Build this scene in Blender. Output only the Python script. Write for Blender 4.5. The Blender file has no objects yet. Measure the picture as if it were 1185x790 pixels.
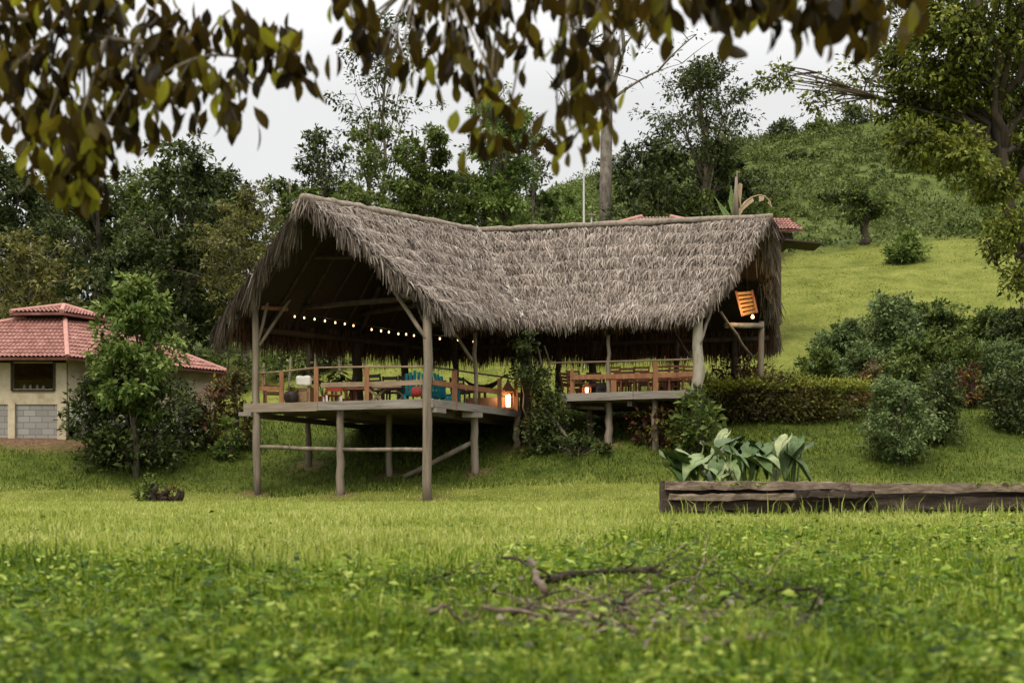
import bpy, math, random
import numpy as np
from mathutils import Vector, Matrix

# ------------------------------------------------------------------ camera, world, sun, exposure
S = bpy.context.scene
COL = S.collection
EYE = 0.65
cam_d = bpy.data.cameras.new('camera'); cam = bpy.data.objects.new('camera', cam_d); COL.objects.link(cam)
cam.location = (0, 0, EYE); cam.rotation_euler = (math.radians(90), 0, 0)
cam_d.sensor_width = 36; cam_d.lens = 48.6; cam_d.shift_y = 0.156
cam_d.clip_start = 0.05; cam_d.clip_end = 5000
cam_d.dof.use_dof = True; cam_d.dof.focus_distance = 42; cam_d.dof.aperture_fstop = 2.7
S.camera = cam

SUN_EL, SUN_ROT = math.radians(58), math.radians(200)
W = bpy.data.worlds.new('World'); S.world = W; W.use_nodes = True
nt = W.node_tree; N = nt.nodes; L = nt.links
bg = N['Background']; bg.inputs['Strength'].default_value = 0.1
sky = N.new('ShaderNodeTexSky'); sky.sky_type = 'NISHITA'; sky.sun_disc = False
sky.sun_elevation = SUN_EL; sky.sun_rotation = SUN_ROT
tc = N.new('ShaderNodeTexCoord'); sx = N.new('ShaderNodeSeparateXYZ'); L.new(tc.outputs['Generated'], sx.inputs[0])
mr = N.new('ShaderNodeMapRange'); mr.inputs['From Min'].default_value = 0.28; mr.inputs['From Max'].default_value = 1.0
mr.inputs['To Min'].default_value = 5.05; mr.inputs['To Max'].default_value = 21.0     # overcast: zenith about three times the horizon
L.new(sx.outputs['Z'], mr.inputs['Value'])
cl = N.new('ShaderNodeTexNoise'); cl.inputs['Scale'].default_value = 2.2; cl.inputs['Detail'].default_value = 5
L.new(tc.outputs['Generated'], cl.inputs['Vector'])
cm = N.new('ShaderNodeMapRange'); cm.inputs['From Min'].default_value = .3; cm.inputs['From Max'].default_value = .7
cm.inputs['To Min'].default_value = .93; cm.inputs['To Max'].default_value = 1.06
L.new(cl.outputs['Fac'], cm.inputs['Value'])
mu = N.new('ShaderNodeMath'); mu.operation = 'MULTIPLY'; L.new(mr.outputs[0], mu.inputs[0]); L.new(cm.outputs[0], mu.inputs[1])
cc = N.new('ShaderNodeMix'); cc.data_type = 'RGBA'; cc.blend_type = 'MULTIPLY'; cc.inputs[0].default_value = 1
L.new(mu.outputs[0], cc.inputs[6]); wr = N.new('ShaderNodeValToRGB'); wr.color_ramp.elements[0].position = .3; wr.color_ramp.elements[0].color = (1, .995, .99, 1); wr.color_ramp.elements[1].position = .8; wr.color_ramp.elements[1].color = (1, .95, .86, 1)
L.new(sx.outputs['Z'], wr.inputs[0]); L.new(wr.outputs[0], cc.inputs[7])
mx = N.new('ShaderNodeMix'); mx.data_type = 'RGBA'; mx.inputs[0].default_value = 0.97
L.new(sky.outputs[0], mx.inputs[6]); L.new(cc.outputs[2], mx.inputs[7]); L.new(mx.outputs[2], bg.inputs['Color'])

sd = bpy.data.lights.new('sun', 'SUN'); sd.energy = 1.5; sd.angle = math.radians(20); sd.color = (1, .895, .73)
sun = bpy.data.objects.new('sun', sd); COL.objects.link(sun)
_sd = Vector((math.sin(SUN_ROT) * math.cos(SUN_EL), math.cos(SUN_ROT) * math.cos(SUN_EL), math.sin(SUN_EL)))
sun.rotation_euler = _sd.to_track_quat('Z', 'Y').to_euler(); sun.location = (0, -20, 60)

S.view_settings.view_transform = 'Standard'; S.view_settings.look = 'None'
S.view_settings.exposure = 0.78; S.view_settings.gamma = 1.0; S.view_settings.use_curve_mapping = False
S.render.engine = 'CYCLES'
S.cycles.max_bounces = 5; S.cycles.diffuse_bounces = 3; S.cycles.glossy_bounces = 2; S.cycles.transmission_bounces = 3
S.cycles.use_denoising = True

# ------------------------------------------------------------------ helpers
random.seed(7)
RG = np.random.default_rng(7)
F = 1600.0
def P(px, py, Y):                       # a place measured on the photograph at a known distance
    return Vector(((px - 592.5) / F * Y, Y, EYE + (580 - py) / F * Y))

def tag(o, label=None, cat=None, group=None, kind=None):
    if label: o['label'] = label
    if cat: o['category'] = cat
    if group: o['group'] = group
    if kind: o['kind'] = kind
    return o
def thing(name, label, cat, loc=(0, 0, 0), rotz=0, group=None):
    o = bpy.data.objects.new(name, None); COL.objects.link(o); o.empty_display_size = .2
    o.location = loc; o.rotation_euler = (0, 0, rotz)
    return tag(o, label, cat, group)
def copy_tree(o, parent=None):
    c = o.copy(); COL.objects.link(c); c.parent = parent
    for ch in [x for x in bpy.data.objects if x.parent == o]:
        copy_tree(ch, c)
    return c
def link(name, me, mat, parent=None, smooth=False):
    o = bpy.data.objects.new(name, me); COL.objects.link(o)
    if mat: me.materials.append(mat)
    if parent: o.parent = parent
    if smooth: me.shade_smooth()
    return o
def np_mesh(name, v, f, mat, parent=None, smooth=False):
    """v (n,3), f (m,k) arrays -> one mesh object"""
    me = bpy.data.meshes.new(name); v = np.asarray(v, dtype=np.float32); f = np.asarray(f, dtype=np.int32)
    me.vertices.add(len(v)); me.vertices.foreach_set('co', v.ravel())
    m, k = f.shape
    me.loops.add(m * k); me.loops.foreach_set('vertex_index', f.ravel())
    me.polygons.add(m); me.polygons.foreach_set('loop_start', np.arange(0, m * k, k, dtype=np.int32))
    me.update(calc_edges=True); me.validate()
    return link(name, me, mat, parent, smooth)

class MB:
    """collects boxes, tubes and strips into ONE mesh"""
    def __init__(s): s.v = []; s.f = []
    def add(s, vs, fs):
        b = len(s.v); s.v += [tuple(p) for p in vs]; s.f += [tuple(i + b for i in q) for q in fs]; return s
    def beam(s, a, b, w, h, up=(0, 0, 1), jit=0, n=1):
        a, b = Vector(a), Vector(b); d = (b - a).normalized(); u = Vector(up)
        if abs(d.dot(u)) > .98: u = Vector((0, 1, 0))
        sd_ = d.cross(u).normalized(); u = sd_.cross(d).normalized()
        vs = []
        for i in range(n + 1):
            p = a.lerp(b, i / n)
            for x, y in ((-1, -1), (1, -1), (1, 1), (-1, 1)):
                j = Vector((random.uniform(-jit, jit), random.uniform(-jit, jit), random.uniform(-jit, jit)))
                vs.append(p + sd_ * x * w / 2 + u * y * h / 2 + j)
        fs = [(3, 2, 1, 0), (4 * n, 4 * n + 1, 4 * n + 2, 4 * n + 3)]
        for i in range(n):
            for k in range(4):
                fs.append((4 * i + k, 4 * i + (k + 1) % 4, 4 * i + 4 + (k + 1) % 4, 4 * i + 4 + k))
        return s.add(vs, fs)
    def box(s, c, size, rz=0):
        c = Vector(c); x = Vector((math.cos(rz), math.sin(rz), 0)) * size[0] / 2
        return s.beam(c - x, c + x, size[1], size[2])
    def tube(s, pts, rad, n=8, jit=0.0):
        pts = [Vector(p) for p in pts]; m = len(pts)
        if not hasattr(rad, '__len__'): rad = [rad] * m
        vs = []; ref = None
        for i, p in enumerate(pts):
            d = (pts[min(i + 1, m - 1)] - pts[max(i - 1, 0)]).normalized()
            if ref is None:
                ref = d.orthogonal().normalized()
            ref = (ref - d * ref.dot(d)).normalized(); bi = d.cross(ref)
            for k in range(n):
                a = 2 * math.pi * k / n
                r = rad[i] * (1 + random.uniform(-jit, jit))
                vs.append(p + (ref * math.cos(a) + bi * math.sin(a)) * r)
        fs = [tuple(range(n - 1, -1, -1)), tuple(range((m - 1) * n, m * n))]
        for i in range(m - 1):
            for k in range(n):
                fs.append((i * n + k, i * n + (k + 1) % n, i * n + n + (k + 1) % n, i * n + n + k))
        return s.add(vs, fs)
    def lathe(s, c, prof, n=14, sx=1, sy=1):
        c = Vector(c); vs = []
        for r, z in prof:
            for k in range(n):
                a = 2 * math.pi * k / n; vs.append(c + Vector((r * sx * math.cos(a), r * sy * math.sin(a), z)))
        m = len(prof); fs = [tuple(range(n - 1, -1, -1)), tuple(range((m - 1) * n, m * n))]
        for i in range(m - 1):
            for k in range(n):
                fs.append((i * n + k, i * n + (k + 1) % n, i * n + n + (k + 1) % n, i * n + n + k))
        return s.add(vs, fs)
    def build(s, name, mat, parent=None, smooth=False):
        me = bpy.data.meshes.new(name); me.from_pydata(s.v, [], s.f); me.update()
        return link(name, me, mat, parent, smooth)

def bez(a, b, lift, n=5, side=(0, 0, 0)):
    a, b = Vector(a), Vector(b); c = (a + b) / 2 + Vector((0, 0, lift)) + Vector(side)
    return [a * (1 - t) ** 2 + c * 2 * t * (1 - t) + b * t * t for t in [i / n for i in range(n + 1)]]
def wob(a, b, n, w):
    a, b = Vector(a), Vector(b)
    return [a.lerp(b, i / n) + (Vector((random.gauss(0, w), random.gauss(0, w), random.gauss(0, w * .3))) if 0 < i < n else Vector()) for i in range(n + 1)]

_lat = RG.random((512, 512))
def vnoise(x, y, s, o=0):
    x = np.asarray(x, float) / s + 37.3 + o * 11.7; y = np.asarray(y, float) / s + 91.1 + o * 5.3
    xi = np.floor(x).astype(int); yi = np.floor(y).astype(int); fx = x - xi; fy = y - yi
    fx = fx * fx * (3 - 2 * fx); fy = fy * fy * (3 - 2 * fy)
    g = lambda i, j: _lat[i % 512, j % 512]
    return (g(xi, yi) * (1 - fx) + g(xi + 1, yi) * fx) * (1 - fy) + (g(xi, yi + 1) * (1 - fx) + g(xi + 1, yi + 1) * fx) * fy

# ------------------------------------------------------------------ materials
def newmat(name):
    m = bpy.data.materials.new(name); m.use_nodes = True
    return m, m.node_tree.nodes, m.node_tree.links, m.node_tree.nodes['Principled BSDF']
def ramp(nodes, cols, pos=None):
    r = nodes.new('ShaderNodeValToRGB'); e = r.color_ramp.elements
    pos = pos or [i / (len(cols) - 1) for i in range(len(cols))]
    while len(e) < len(cols): e.new(.5)
    for k, (c, p) in enumerate(zip(cols, pos)):
        e[k].position = p; e[k].color = (*c, 1)
    return r
def surf(name, cols, scale=6, rough=.8, stretch=(1, 1, 1), bump=.2, detail=6, spec=.3, bscale=None, pos=None):
    m, n, l, b = newmat(name)
    t = n.new('ShaderNodeTexCoord'); mp = n.new('ShaderNodeMapping'); mp.inputs['Scale'].default_value = stretch
    l.new(t.outputs['Object'], mp.inputs[0])
    no = n.new('ShaderNodeTexNoise'); no.inputs['Scale'].default_value = scale; no.inputs['Detail'].default_value = detail
    no.inputs['Roughness'].default_value = .65
    l.new(mp.outputs[0], no.inputs['Vector'])
    r = ramp(n, cols, pos or [.28 + .44 * i / max(1, len(cols) - 1) for i in range(len(cols))])
    l.new(no.outputs['Fac'], r.inputs[0]); l.new(r.outputs[0], b.inputs['Base Color'])
    b.inputs['Roughness'].default_value = rough; b.inputs['Specular IOR Level'].default_value = spec
    if bump:
        n2 = n.new('ShaderNodeTexNoise'); n2.inputs['Scale'].default_value = bscale or scale * 3; n2.inputs['Detail'].default_value = 5
        l.new(mp.outputs[0], n2.inputs['Vector'])
        bp = n.new('ShaderNodeBump'); bp.inputs['Strength'].default_value = bump; bp.inputs['Distance'].default_value = .02
        l.new(n2.outputs['Fac'], bp.inputs['Height']); l.new(bp.outputs[0], b.inputs['Normal'])
    return m
def leafmat(name, cols, trans=.25, rough=.6, clump=.9, pos=None, spec=.14, cw=.45):
    """leaf colour varies from leaf to leaf and softly from spray to spray"""
    m, n, l, b = newmat(name)
    g = n.new('ShaderNodeNewGeometry'); t = n.new('ShaderNodeTexCoord')
    no = n.new('ShaderNodeTexNoise'); no.inputs['Scale'].default_value = clump; no.inputs['Detail'].default_value = 2
    l.new(t.outputs['Object'], no.inputs['Vector'])
    a = n.new('ShaderNodeMath'); a.operation = 'MULTIPLY_ADD'; a.inputs[1].default_value = cw * 2; a.inputs[2].default_value = -cw
    l.new(no.outputs['Fac'], a.inputs[0])
    s_ = n.new('ShaderNodeMath'); s_.operation = 'ADD'; s_.use_clamp = True
    l.new(g.outputs['Random Per Island'], s_.inputs[0]); l.new(a.outputs[0], s_.inputs[1])
    r = ramp(n, cols, pos); l.new(s_.outputs[0], r.inputs[0])
    l.new(r.outputs[0], b.inputs['Base Color']); b.inputs['Roughness'].default_value = rough
    b.inputs['Specular IOR Level'].default_value = spec
    if trans:
        tr = n.new('ShaderNodeBsdfTranslucent'); ms = n.new('ShaderNodeMixShader'); ms.inputs[0].default_value = trans
        hs = n.new('ShaderNodeHueSaturation'); hs.inputs['Value'].default_value = 1.3; hs.inputs['Hue'].default_value = .485
        l.new(r.outputs[0], hs.inputs['Color']); l.new(hs.outputs[0], tr.inputs['Color'])
        l.new(b.outputs[0], ms.inputs[1]); l.new(tr.outputs[0], ms.inputs[2])
        l.new(ms.outputs[0], n['Material Output'].inputs[0])
    return m
def plain(name, c, rough=.6, emit=0, metal=0):
    m, n, l, b = newmat(name); b.inputs['Base Color'].default_value = (*c, 1); b.inputs['Roughness'].default_value = rough
    b.inputs['Metallic'].default_value = metal
    if emit:
        b.inputs['Emission Color'].default_value = (*c, 1); b.inputs['Emission Strength'].default_value = emit
    return m

M = {}
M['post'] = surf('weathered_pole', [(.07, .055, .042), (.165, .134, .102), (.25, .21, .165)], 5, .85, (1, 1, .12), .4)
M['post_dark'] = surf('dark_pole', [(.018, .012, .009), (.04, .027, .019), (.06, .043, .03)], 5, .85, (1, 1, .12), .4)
M['trunk_pale'] = surf('pale_trunk', [(.13, .11, .085), (.26, .23, .185), (.35, .32, .27)], 4, .85, (1, 1, .4), .4)
M['board'] = surf('grey_board', [(.09, .078, .068), (.19, .167, .147), (.26, .236, .21)], 4, .85, (.25, .25, 3), .35)
M['joist'] = surf('dark_joist', [(.07, .055, .045), (.13, .10, .08)], 4, .9, (1, 1, 1), .3)
M['rail'] = surf('orange_timber', [(.13, .052, .024), (.22, .095, .045), (.29, .145, .075)], 5, .6, (1, 1, .3), .2)
M['railp'] = surf('pale_rail', [(.13, .085, .055), (.22, .155, .105), (.28, .21, .15)], 5, .7, (.5, .5, 2), .2)
M['wood'] = surf('chair_wood', [(.10, .036, .018), (.18, .07, .035), (.25, .11, .06)], 6, .55, (1, 1, .4), .15)
M['wooddark'] = surf('dark_chair_wood', [(.02, .016, .014), (.045, .035, .03)], 6, .5, (1, 1, .4), .1)
M['redwood'] = surf('red_chair', [(.25, .04, .025), (.38, .075, .045)], 6, .55, (1, 1, .5), .1)
M['teal'] = surf('teal_paint', [(.01, .16, .2), (.02, .26, .32)], 6, .5, (1, 1, 1), .05)
M['wicker'] = surf('wicker', [(.12, .07, .035), (.28, .18, .09), (.34, .23, .13)], 60, .7, (1, 1, 1), .6)
M['cushion'] = surf('white_cushion', [(.66, .64, .6), (.76, .74, .7)], 6, .9, (1, 1, 1), .15)
M['redcush'] = surf('red_cushion', [(.2, .025, .025), (.3, .045, .04)], 6, .9, (1, 1, 1), .15)
M['black'] = surf('black_metal', [(.012, .012, .013), (.03, .03, .03)], 6, .45, (1, 1, 1), .05)
M['terracotta'] = surf('terracotta', [(.3, .1, .05), (.42, .16, .09)], 8, .8, (1, 1, 1), .2)
M['bark'] = surf('bark', [(.05, .04, .03), (.12, .10, .075), (.2, .17, .14)], 7, .9, (1, 1, .35), .6)
M['barkpale'] = surf('pale_bark', [(.06, .052, .042), (.15, .13, .11), (.24, .215, .185)], 6, .9, (1, 1, .5), .5)
M['barkdark'] = surf('dark_bark', [(.025, .02, .015), (.06, .045, .035), (.09, .07, .055)], 7, .9, (1, 1, .35), .6)
M['stick'] = surf('dead_wood', [(.05, .034, .023), (.12, .088, .064), (.24, .19, .15)], 14, .9, (1, 1, 1), .5)
M['stickdark'] = surf('wet_dead_wood', [(.014, .009, .006), (.035, .023, .015)], 14, .9, (1, 1, 1), .5)
M['ridge'] = surf('ridge_roll', [(.09, .072, .058), (.19, .158, .13), (.27, .23, .195)], 9, .9, (1, 1, 1), .6)

# thatch: dry palm strands, grey outside, browner leaf beneath
def thatchmat(name, cols, pos=None):
    return leafmat(name, cols, trans=.08, rough=.85, clump=.8, pos=pos, spec=.15, cw=.3)
M['thatch'] = leafmat('grey_thatch', [(.085, .067, .057), (.18, .149, .130), (.28, .238, .212), (.385, .338, .306)], .08, .85, 1.5, [0, .3, .7, 1], .15, .5)
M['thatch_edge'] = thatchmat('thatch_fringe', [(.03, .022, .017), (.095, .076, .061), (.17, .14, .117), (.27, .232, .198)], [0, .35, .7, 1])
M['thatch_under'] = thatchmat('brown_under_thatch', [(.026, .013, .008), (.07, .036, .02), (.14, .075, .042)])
M['thatch_pale'] = thatchmat('pale_valley_thatch', [(.18, .155, .138), (.29, .262, .24), (.42, .395, .365)])
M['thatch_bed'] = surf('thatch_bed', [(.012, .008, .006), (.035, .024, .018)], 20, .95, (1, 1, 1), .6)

# ------------------------------------------------------------------ terrain
YK = [-20, 5, 12, 20, 30, 38, 40, 42, 44, 46, 48, 50, 53, 56, 60, 66, 75, 90, 105, 120, 160, 260]
near = [0, 0, .24, .44, .55]
COLS = {
 -60: near + [.58, .66, 1.4, 2.72, 2.88, 2.98, 2.8, 3.2, 3.6, 4.1, 5, 6.5, 9, 11, 13, 17, 18],
 -15: near + [.58, .66, 1.4, 2.72, 2.88, 2.98, 3.12, 3.6, 4.3, 5.3, 6.6, 8.2, 11, 14, 17, 22, 24],
 -7:  near + [.58, .62, .76, 1.38, 2.1, 2.95, 3.55, 4.2, 5.5, 6.9, 8.2, 9.7, 13, 17, 20, 26, 28],
 -2.5: near + [.57, .60, 1.3, 1.85, 2.45, 3.1, 3.6, 4.3, 5.6, 7.1, 8.8, 10.8, 15, 20, 24, 30, 32],
 3:   near + [.58, .95, 1.8, 2.55, 3.0, 3.4, 3.75, 4.7, 5.9, 7.5, 9.7, 12.6, 18, 23.5, 26.5, 31, 33],
 8:   near + [.60, 1.2, 1.95, 2.65, 3.3, 3.9, 4.5, 5.6, 6.8, 8.5, 11.2, 14.6, 20, 25.3, 28, 31, 33],
 16:  near + [.62, 1.25, 2.0, 2.7, 3.35, 4.0, 4.7, 5.8, 7.0, 8.8, 11.4, 15, 21, 27.2, 29, 31, 33],
 40:  near + [.62, 1.25, 2.0, 2.7, 3.35, 4.0, 4.7, 5.8, 7.0, 8.9, 11.6, 15.4, 23, 31.6, 33.5, 34, 34],
 80:  near + [.62, 1.25, 2.0, 2.7, 3.35, 4.0, 4.7, 5.8, 7.0, 8.9, 11.6, 15.4, 24, 34, 37, 38, 38]}
CX = np.array(sorted(COLS)); CZ = np.array([COLS[k] for k in CX])
GX = np.arange(-80, 80.01, .5); GY = np.arange(-20, 260.01, .5)
_cols = np.array([np.interp(GY, YK, c) for c in CZ])                  # (ncol, ny)
GZ = np.array([[0.0]]) if False else np.stack([np.interp(GX, CX, _cols[:, j]) for j in range(len(GY))], 1)   # (nx, ny)
for _ in range(3):
    p_ = np.pad(GZ, 1, mode='edge'); GZ = (p_[:-2, 1:-1] + p_[2:, 1:-1] + p_[1:-1, :-2] + p_[1:-1, 2:] + 2 * p_[1:-1, 1:-1]) / 6
def height(x, y):
    x = np.asarray(x, float); y = np.asarray(y, float)
    a = np.clip((x + 80) / .5, 0, len(GX) - 1.001); b = np.clip((y + 20) / .5, 0, len(GY) - 1.001)
    i = a.astype(int); j = b.astype(int); fx = a - i; fy = b - j
    z = (GZ[i, j] * (1 - fx) + GZ[i + 1, j] * fx) * (1 - fy) + (GZ[i, j + 1] * (1 - fx) + GZ[i + 1, j + 1] * fx) * fy
    far = np.clip((y - 50) / 30, 0, 1); bank = np.clip((y - 39) / 4, 0, 1)
    z = z + far * (vnoise(x * .22, y + z * .4, .8, 17) - .5) * .34
    z = z + (vnoise(x, y, 9) - .5) * (.25 * bank + 1.3 * far) + (vnoise(x, y, 2.3, 1) - .5) * (.03 + .12 * bank + .25 * far)
    return z
def H(x, y): return float(height(np.array([x]), np.array([y]))[0])
def G(px, py, y0=3.5, y1=130):          # where a sight line meets the ground
    ys = np.arange(y0, y1, .05); xs = (px - 592.5) / F * ys; zs = EYE + (580 - py) / F * ys
    k = np.argmax(height(xs, ys) >= zs); return Vector((xs[k], ys[k], float(height(xs[k:k+1], ys[k:k+1])[0])))

def roughness_zone(x, y):               # 1 = overgrown hillside, 0 = mown
    edge = 73 + 3 * (vnoise(x, y, 8, 3) - .5) * 2 + np.clip((12 - x) * .35, -3, 0)
    r = np.clip((y - edge) / 2.5, 0, 1)
    return r
FEET = [((a - 592.5) / F * b, b) for a, b in ((298, 42), (495, 40), (394, 41.2), (357, 45.2), (450, 43.2), (549, 42.5), (598, 44.9), (683, 45.2), (704.5, 43.9))]
def soil_zone(x, y):
    ft = np.max([np.clip(1.25 - np.hypot(x - a, (y - b) * .8) / .5 + (vnoise(x, y, .3, 21) - .5), 0, 1) for a, b in FEET], 0)
    return np.maximum(ft * .85, soil_hut(x, y))
def soil_hut(x, y):
    d = np.hypot((x + 15.7) / 2.7, (y - 44.3) / .62); return np.clip(1.4 - d + (vnoise(x, y, .8, 2) - .5) * 1.1, 0, 1)

gx = np.concatenate([np.linspace(-1500, -90, 12), np.linspace(-75, -31, 30), np.arange(-30, 45, .4), np.linspace(46, 80, 25), np.linspace(95, 1500, 12)])
gy = np.concatenate([np.linspace(-400, -25, 8), np.arange(-18, 3, 1.5), np.arange(3, 62, .3), np.arange(62, 128, .8), np.linspace(130, 262, 20), np.linspace(300, 2500, 12)])
XX, YY = np.meshgrid(gx, gy, indexing='ij'); ZZ = height(XX.ravel(), YY.ravel())
nx, ny = len(gx), len(gy); idx = np.arange(nx * ny).reshape(nx, ny)
fq = np.stack([idx[:-1, :-1], idx[1:, :-1], idx[1:, 1:], idx[:-1, 1:]], -1).reshape(-1, 4)

def groundmat():
    m, n, l, b = newmat('turf')
    t = n.new('ShaderNodeTexCoord')
    def noi(s, d=5):
        q = n.new('ShaderNodeTexNoise'); q.inputs['Scale'].default_value = s; q.inputs['Detail'].default_value = d; q.inputs['Roughness'].default_value = .65
        l.new(t.outputs['Object'], q.inputs['Vector']); return q
    a = noi(.9); c = noi(9)
    lawn = ramp(n, [(.085, .105, .019), (.14, .16, .033), (.19, .2, .052)], [.3, .5, .72]); l.new(a.outputs[0], lawn.inputs[0])
    rough = ramp(n, [(.034, .052, .012), (.072, .098, .025), (.125, .148, .042)], [.3, .5, .72]); l.new(a.outputs[0], rough.inputs[0])
    bank = ramp(n, [(.03, .048, .008), (.065, .092, .015), (.11, .13, .026)], [.3, .5, .72]); l.new(a.outputs[0], bank.inputs[0])
    soil = ramp(n, [(.10, .06, .04), (.2, .12, .08)], [.3, .7]); l.new(c.outputs[0], soil.inputs[0])
    def att(nm):
        q = n.new('ShaderNodeAttribute'); q.attribute_name = nm; return q
    prev = lawn.outputs[0]
    for nm, r in (('bank', bank), ('rough', rough), ('soil', soil)):
        x = n.new('ShaderNodeMix'); x.data_type = 'RGBA'; l.new(att(nm).outputs['Fac'], x.inputs[0]); l.new(prev, x.inputs[6]); l.new(r.outputs[0], x.inputs[7]); prev = x.outputs[2]
    v = n.new('ShaderNodeMix'); v.data_type = 'RGBA'; v.blend_type = 'MULTIPLY'; v.inputs[0].default_value = .6
    rr = ramp(n, [(.45, .45, .4), (1.2, 1.2, 1.1)], [.3, .7]); l.new(c.outputs[0], rr.inputs[0]); l.new(prev, v.inputs[6]); l.new(rr.outputs[0], v.inputs[7])
    l.new(v.outputs[2], b.inputs['Base Color']); b.inputs['Roughness'].default_value = .95; b.inputs['Specular IOR Level'].default_value = .1
    bp = n.new('ShaderNodeBump'); bp.inputs['Strength'].default_value = .8; bp.inputs['Distance'].default_value = .12
    l.new(c.outputs[0], bp.inputs['Height']); l.new(bp.outputs[0], b.inputs['Normal'])
    return m
ground = np_mesh('ground', np.stack([XX.ravel(), YY.ravel(), ZZ], 1), fq, groundmat(), None, True)
tag(ground, kind='structure')
def bank_zone(x, y):
    e = 40.6 + np.clip(-x * .12, -1.5, 1.0) - np.clip((-x - 10) * .2, 0, 1.2)
    return np.clip((y - e) / 1.0, 0, 1) * np.clip((53 - y) / 3, 0, 1)
for nm, fn in (('rough', roughness_zone), ('bank', bank_zone), ('soil', soil_zone)):
    at = ground.data.attributes.new(nm, 'FLOAT', 'POINT'); at.data.foreach_set('value', fn(XX.ravel(), YY.ravel()).astype(np.float32))

# ------------------------------------------------------------------ grass and leaf fields
def unit(a): return a / np.maximum(np.linalg.norm(a, axis=1, keepdims=True), 1e-6)
def blades(x, y, h, w, lean=.45, z0=-.01):
    n = len(x); z = height(x, y) + z0; a = RG.random(n) * 2 * np.pi; s = np.stack([np.cos(a), np.sin(a), 0 * a], 1)
    b = RG.random(n) * 2 * np.pi; ln = RG.random(n) * lean
    tipd = np.stack([np.cos(b) * ln, np.sin(b) * ln, np.ones(n)], 1); c = np.stack([x, y, z], 1)
    hw = (w / 2)[:, None]; hh = h[:, None]
    mid = c + unit(tipd * [.5, .5, 1]) * hh * .55
    v = np.stack([c - s * hw, c + s * hw, mid + s * hw * .75, c + unit(tipd * [1.6, 1.6, 1]) * hh, mid - s * hw * .75], 1)
    k = np.arange(n)[:, None] * 5
    return v.reshape(-1, 3), np.concatenate([k + [0, 1, 2, 4]], 1), np.concatenate([k + [4, 2, 3]], 1)
def blade_obj(name, x, y, h, w, mat, lean=.45):
    v, q, t = blades(x, y, h, w, lean)
    me = bpy.data.meshes.new(name); n = len(q)
    me.vertices.add(len(v)); me.vertices.foreach_set('co', v.astype(np.float32).ravel())
    lp = np.concatenate([q, t], 1).astype(np.int32)
    me.loops.add(n * 7); me.loops.foreach_set('vertex_index', lp.ravel())
    st = (np.arange(n)[:, None] * 7 + [0, 4]).ravel().astype(np.int32)
    me.polygons.add(2 * n); me.polygons.foreach_set('loop_start', st); me.update(calc_edges=True)
    o = link(name, me, mat); return o
def leaves(c, ax, nr, Ln, Wd, fold=.3, droop=.12):
    """pointed leaf: base, right, tip, left - folded along the rib"""
    ax = unit(ax); sd_ = unit(np.cross(ax, nr)); nr = np.cross(sd_, ax)
    Ln = Ln[:, None]; Wd = Wd[:, None]
    m = c + ax * Ln * .42 + nr * Wd * fold * .5
    v = np.stack([c, m + sd_ * Wd / 2, c + ax * Ln - nr * Ln * droop, m - sd_ * Wd / 2], 1)
    k = np.arange(len(c))[:, None] * 4
    return v.reshape(-1, 3), k + [0, 1, 2, 3]

M['grass_light'] = leafmat('pale_lawn_grass', [(.105, .15, .02), (.215, .27, .046), (.325, .365, .09), (.46, .47, .19)], .35, .6, .5, [0, .3, .8, 1])  # open lawn grass, by its own colour paler than the near clover
M['cover'] = leafmat('clover_leaf', [(.014, .036, .003), (.052, .108, .006), (.15, .24, .016), (.36, .43, .09)], .32, .5, 1.3, [0, .38, .8, 1], .14, .6)
M['grass_near'] = leafmat('near_grass', [(.018, .042, .003), (.066, .130, .007), (.175, .26, .018), (.40, .45, .10)], .35, .55, 1.0, [0, .35, .8, 1], .14, .6)
M['grass_bank'] = leafmat('bank_grass', [(.034, .056, .007), (.082, .118, .017), (.155, .185, .034)], .25, .6, .5)
M['grass_hill'] = leafmat('hill_grass', [(.11, .135, .022), (.165, .187, .035), (.225, .235, .055)], .25, .6, .35)
M['hill_leaf'] = leafmat('hill_shrub_leaf', [(.022, .040, .009), (.064, .094, .021), (.14, .175, .046)], .25, .5, .22)

def cone_xy(n, y0, y1, half=.44, p=1.0, xmin=0):
    u = RG.random(n); y = (y0 ** p + u * (y1 ** p - y0 ** p)) ** (1 / p) if p else y0 * (y1 / y0) ** u
    x = (RG.random(n) * 2 - 1) * (half * y + xmin); return x, y
PC = G(735, 712)
def pile(x, y): return np.hypot((x - PC.x) / 1.0, (y - PC.y) / 1.5) + (vnoise(x, y, .4, 33) - .5) * .8 < .9
def nedge(x): return 10.6 + np.clip((x + .3) * 1.6, 0, 3.5)
# clover and weeds close by
x, y = cone_xy(115000, 2.6, 17, .52, .45, 1.2)
keep = RG.random(len(x)) < np.clip((nedge(x) + (vnoise(x, y, 1.2, 7) - .5) * 3.0 - y) / 1.2, 0.03, 1) * np.where(pile(x, y), .5, 1) * np.clip(.25 + 1.6 * (vnoise(x, y, 1.5, 44) - .15), .15, 1); x, y = x[keep], y[keep]
n = len(x); lump = vnoise(x, y, .3, 4) ** 2 * .26 + vnoise(x, y, 1.3, 5) * .08
c = np.stack([x, y, height(x, y) + RG.random(n) ** .7 * (.03 + lump)], 1)
a = RG.random(n) * 2 * np.pi; ax = np.stack([np.cos(a), np.sin(a), RG.normal(0, .3, n)], 1); nr = np.stack([RG.normal(0, .6, n), RG.normal(-.1, .6, n), np.ones(n)], 1)
sz = .02 + RG.random(n) ** 2.5 * .055 * (.4 + vnoise(x, y, .6, 6))
v, f = leaves(c, ax, nr, sz * 1.2, sz * (.35 + RG.random(n) * .35), .2, .1)
tag(np_mesh('clover_cover', v, f, M['cover']), 'low clover and weeds covering the near lawn', 'ground cover', kind='stuff')
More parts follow.
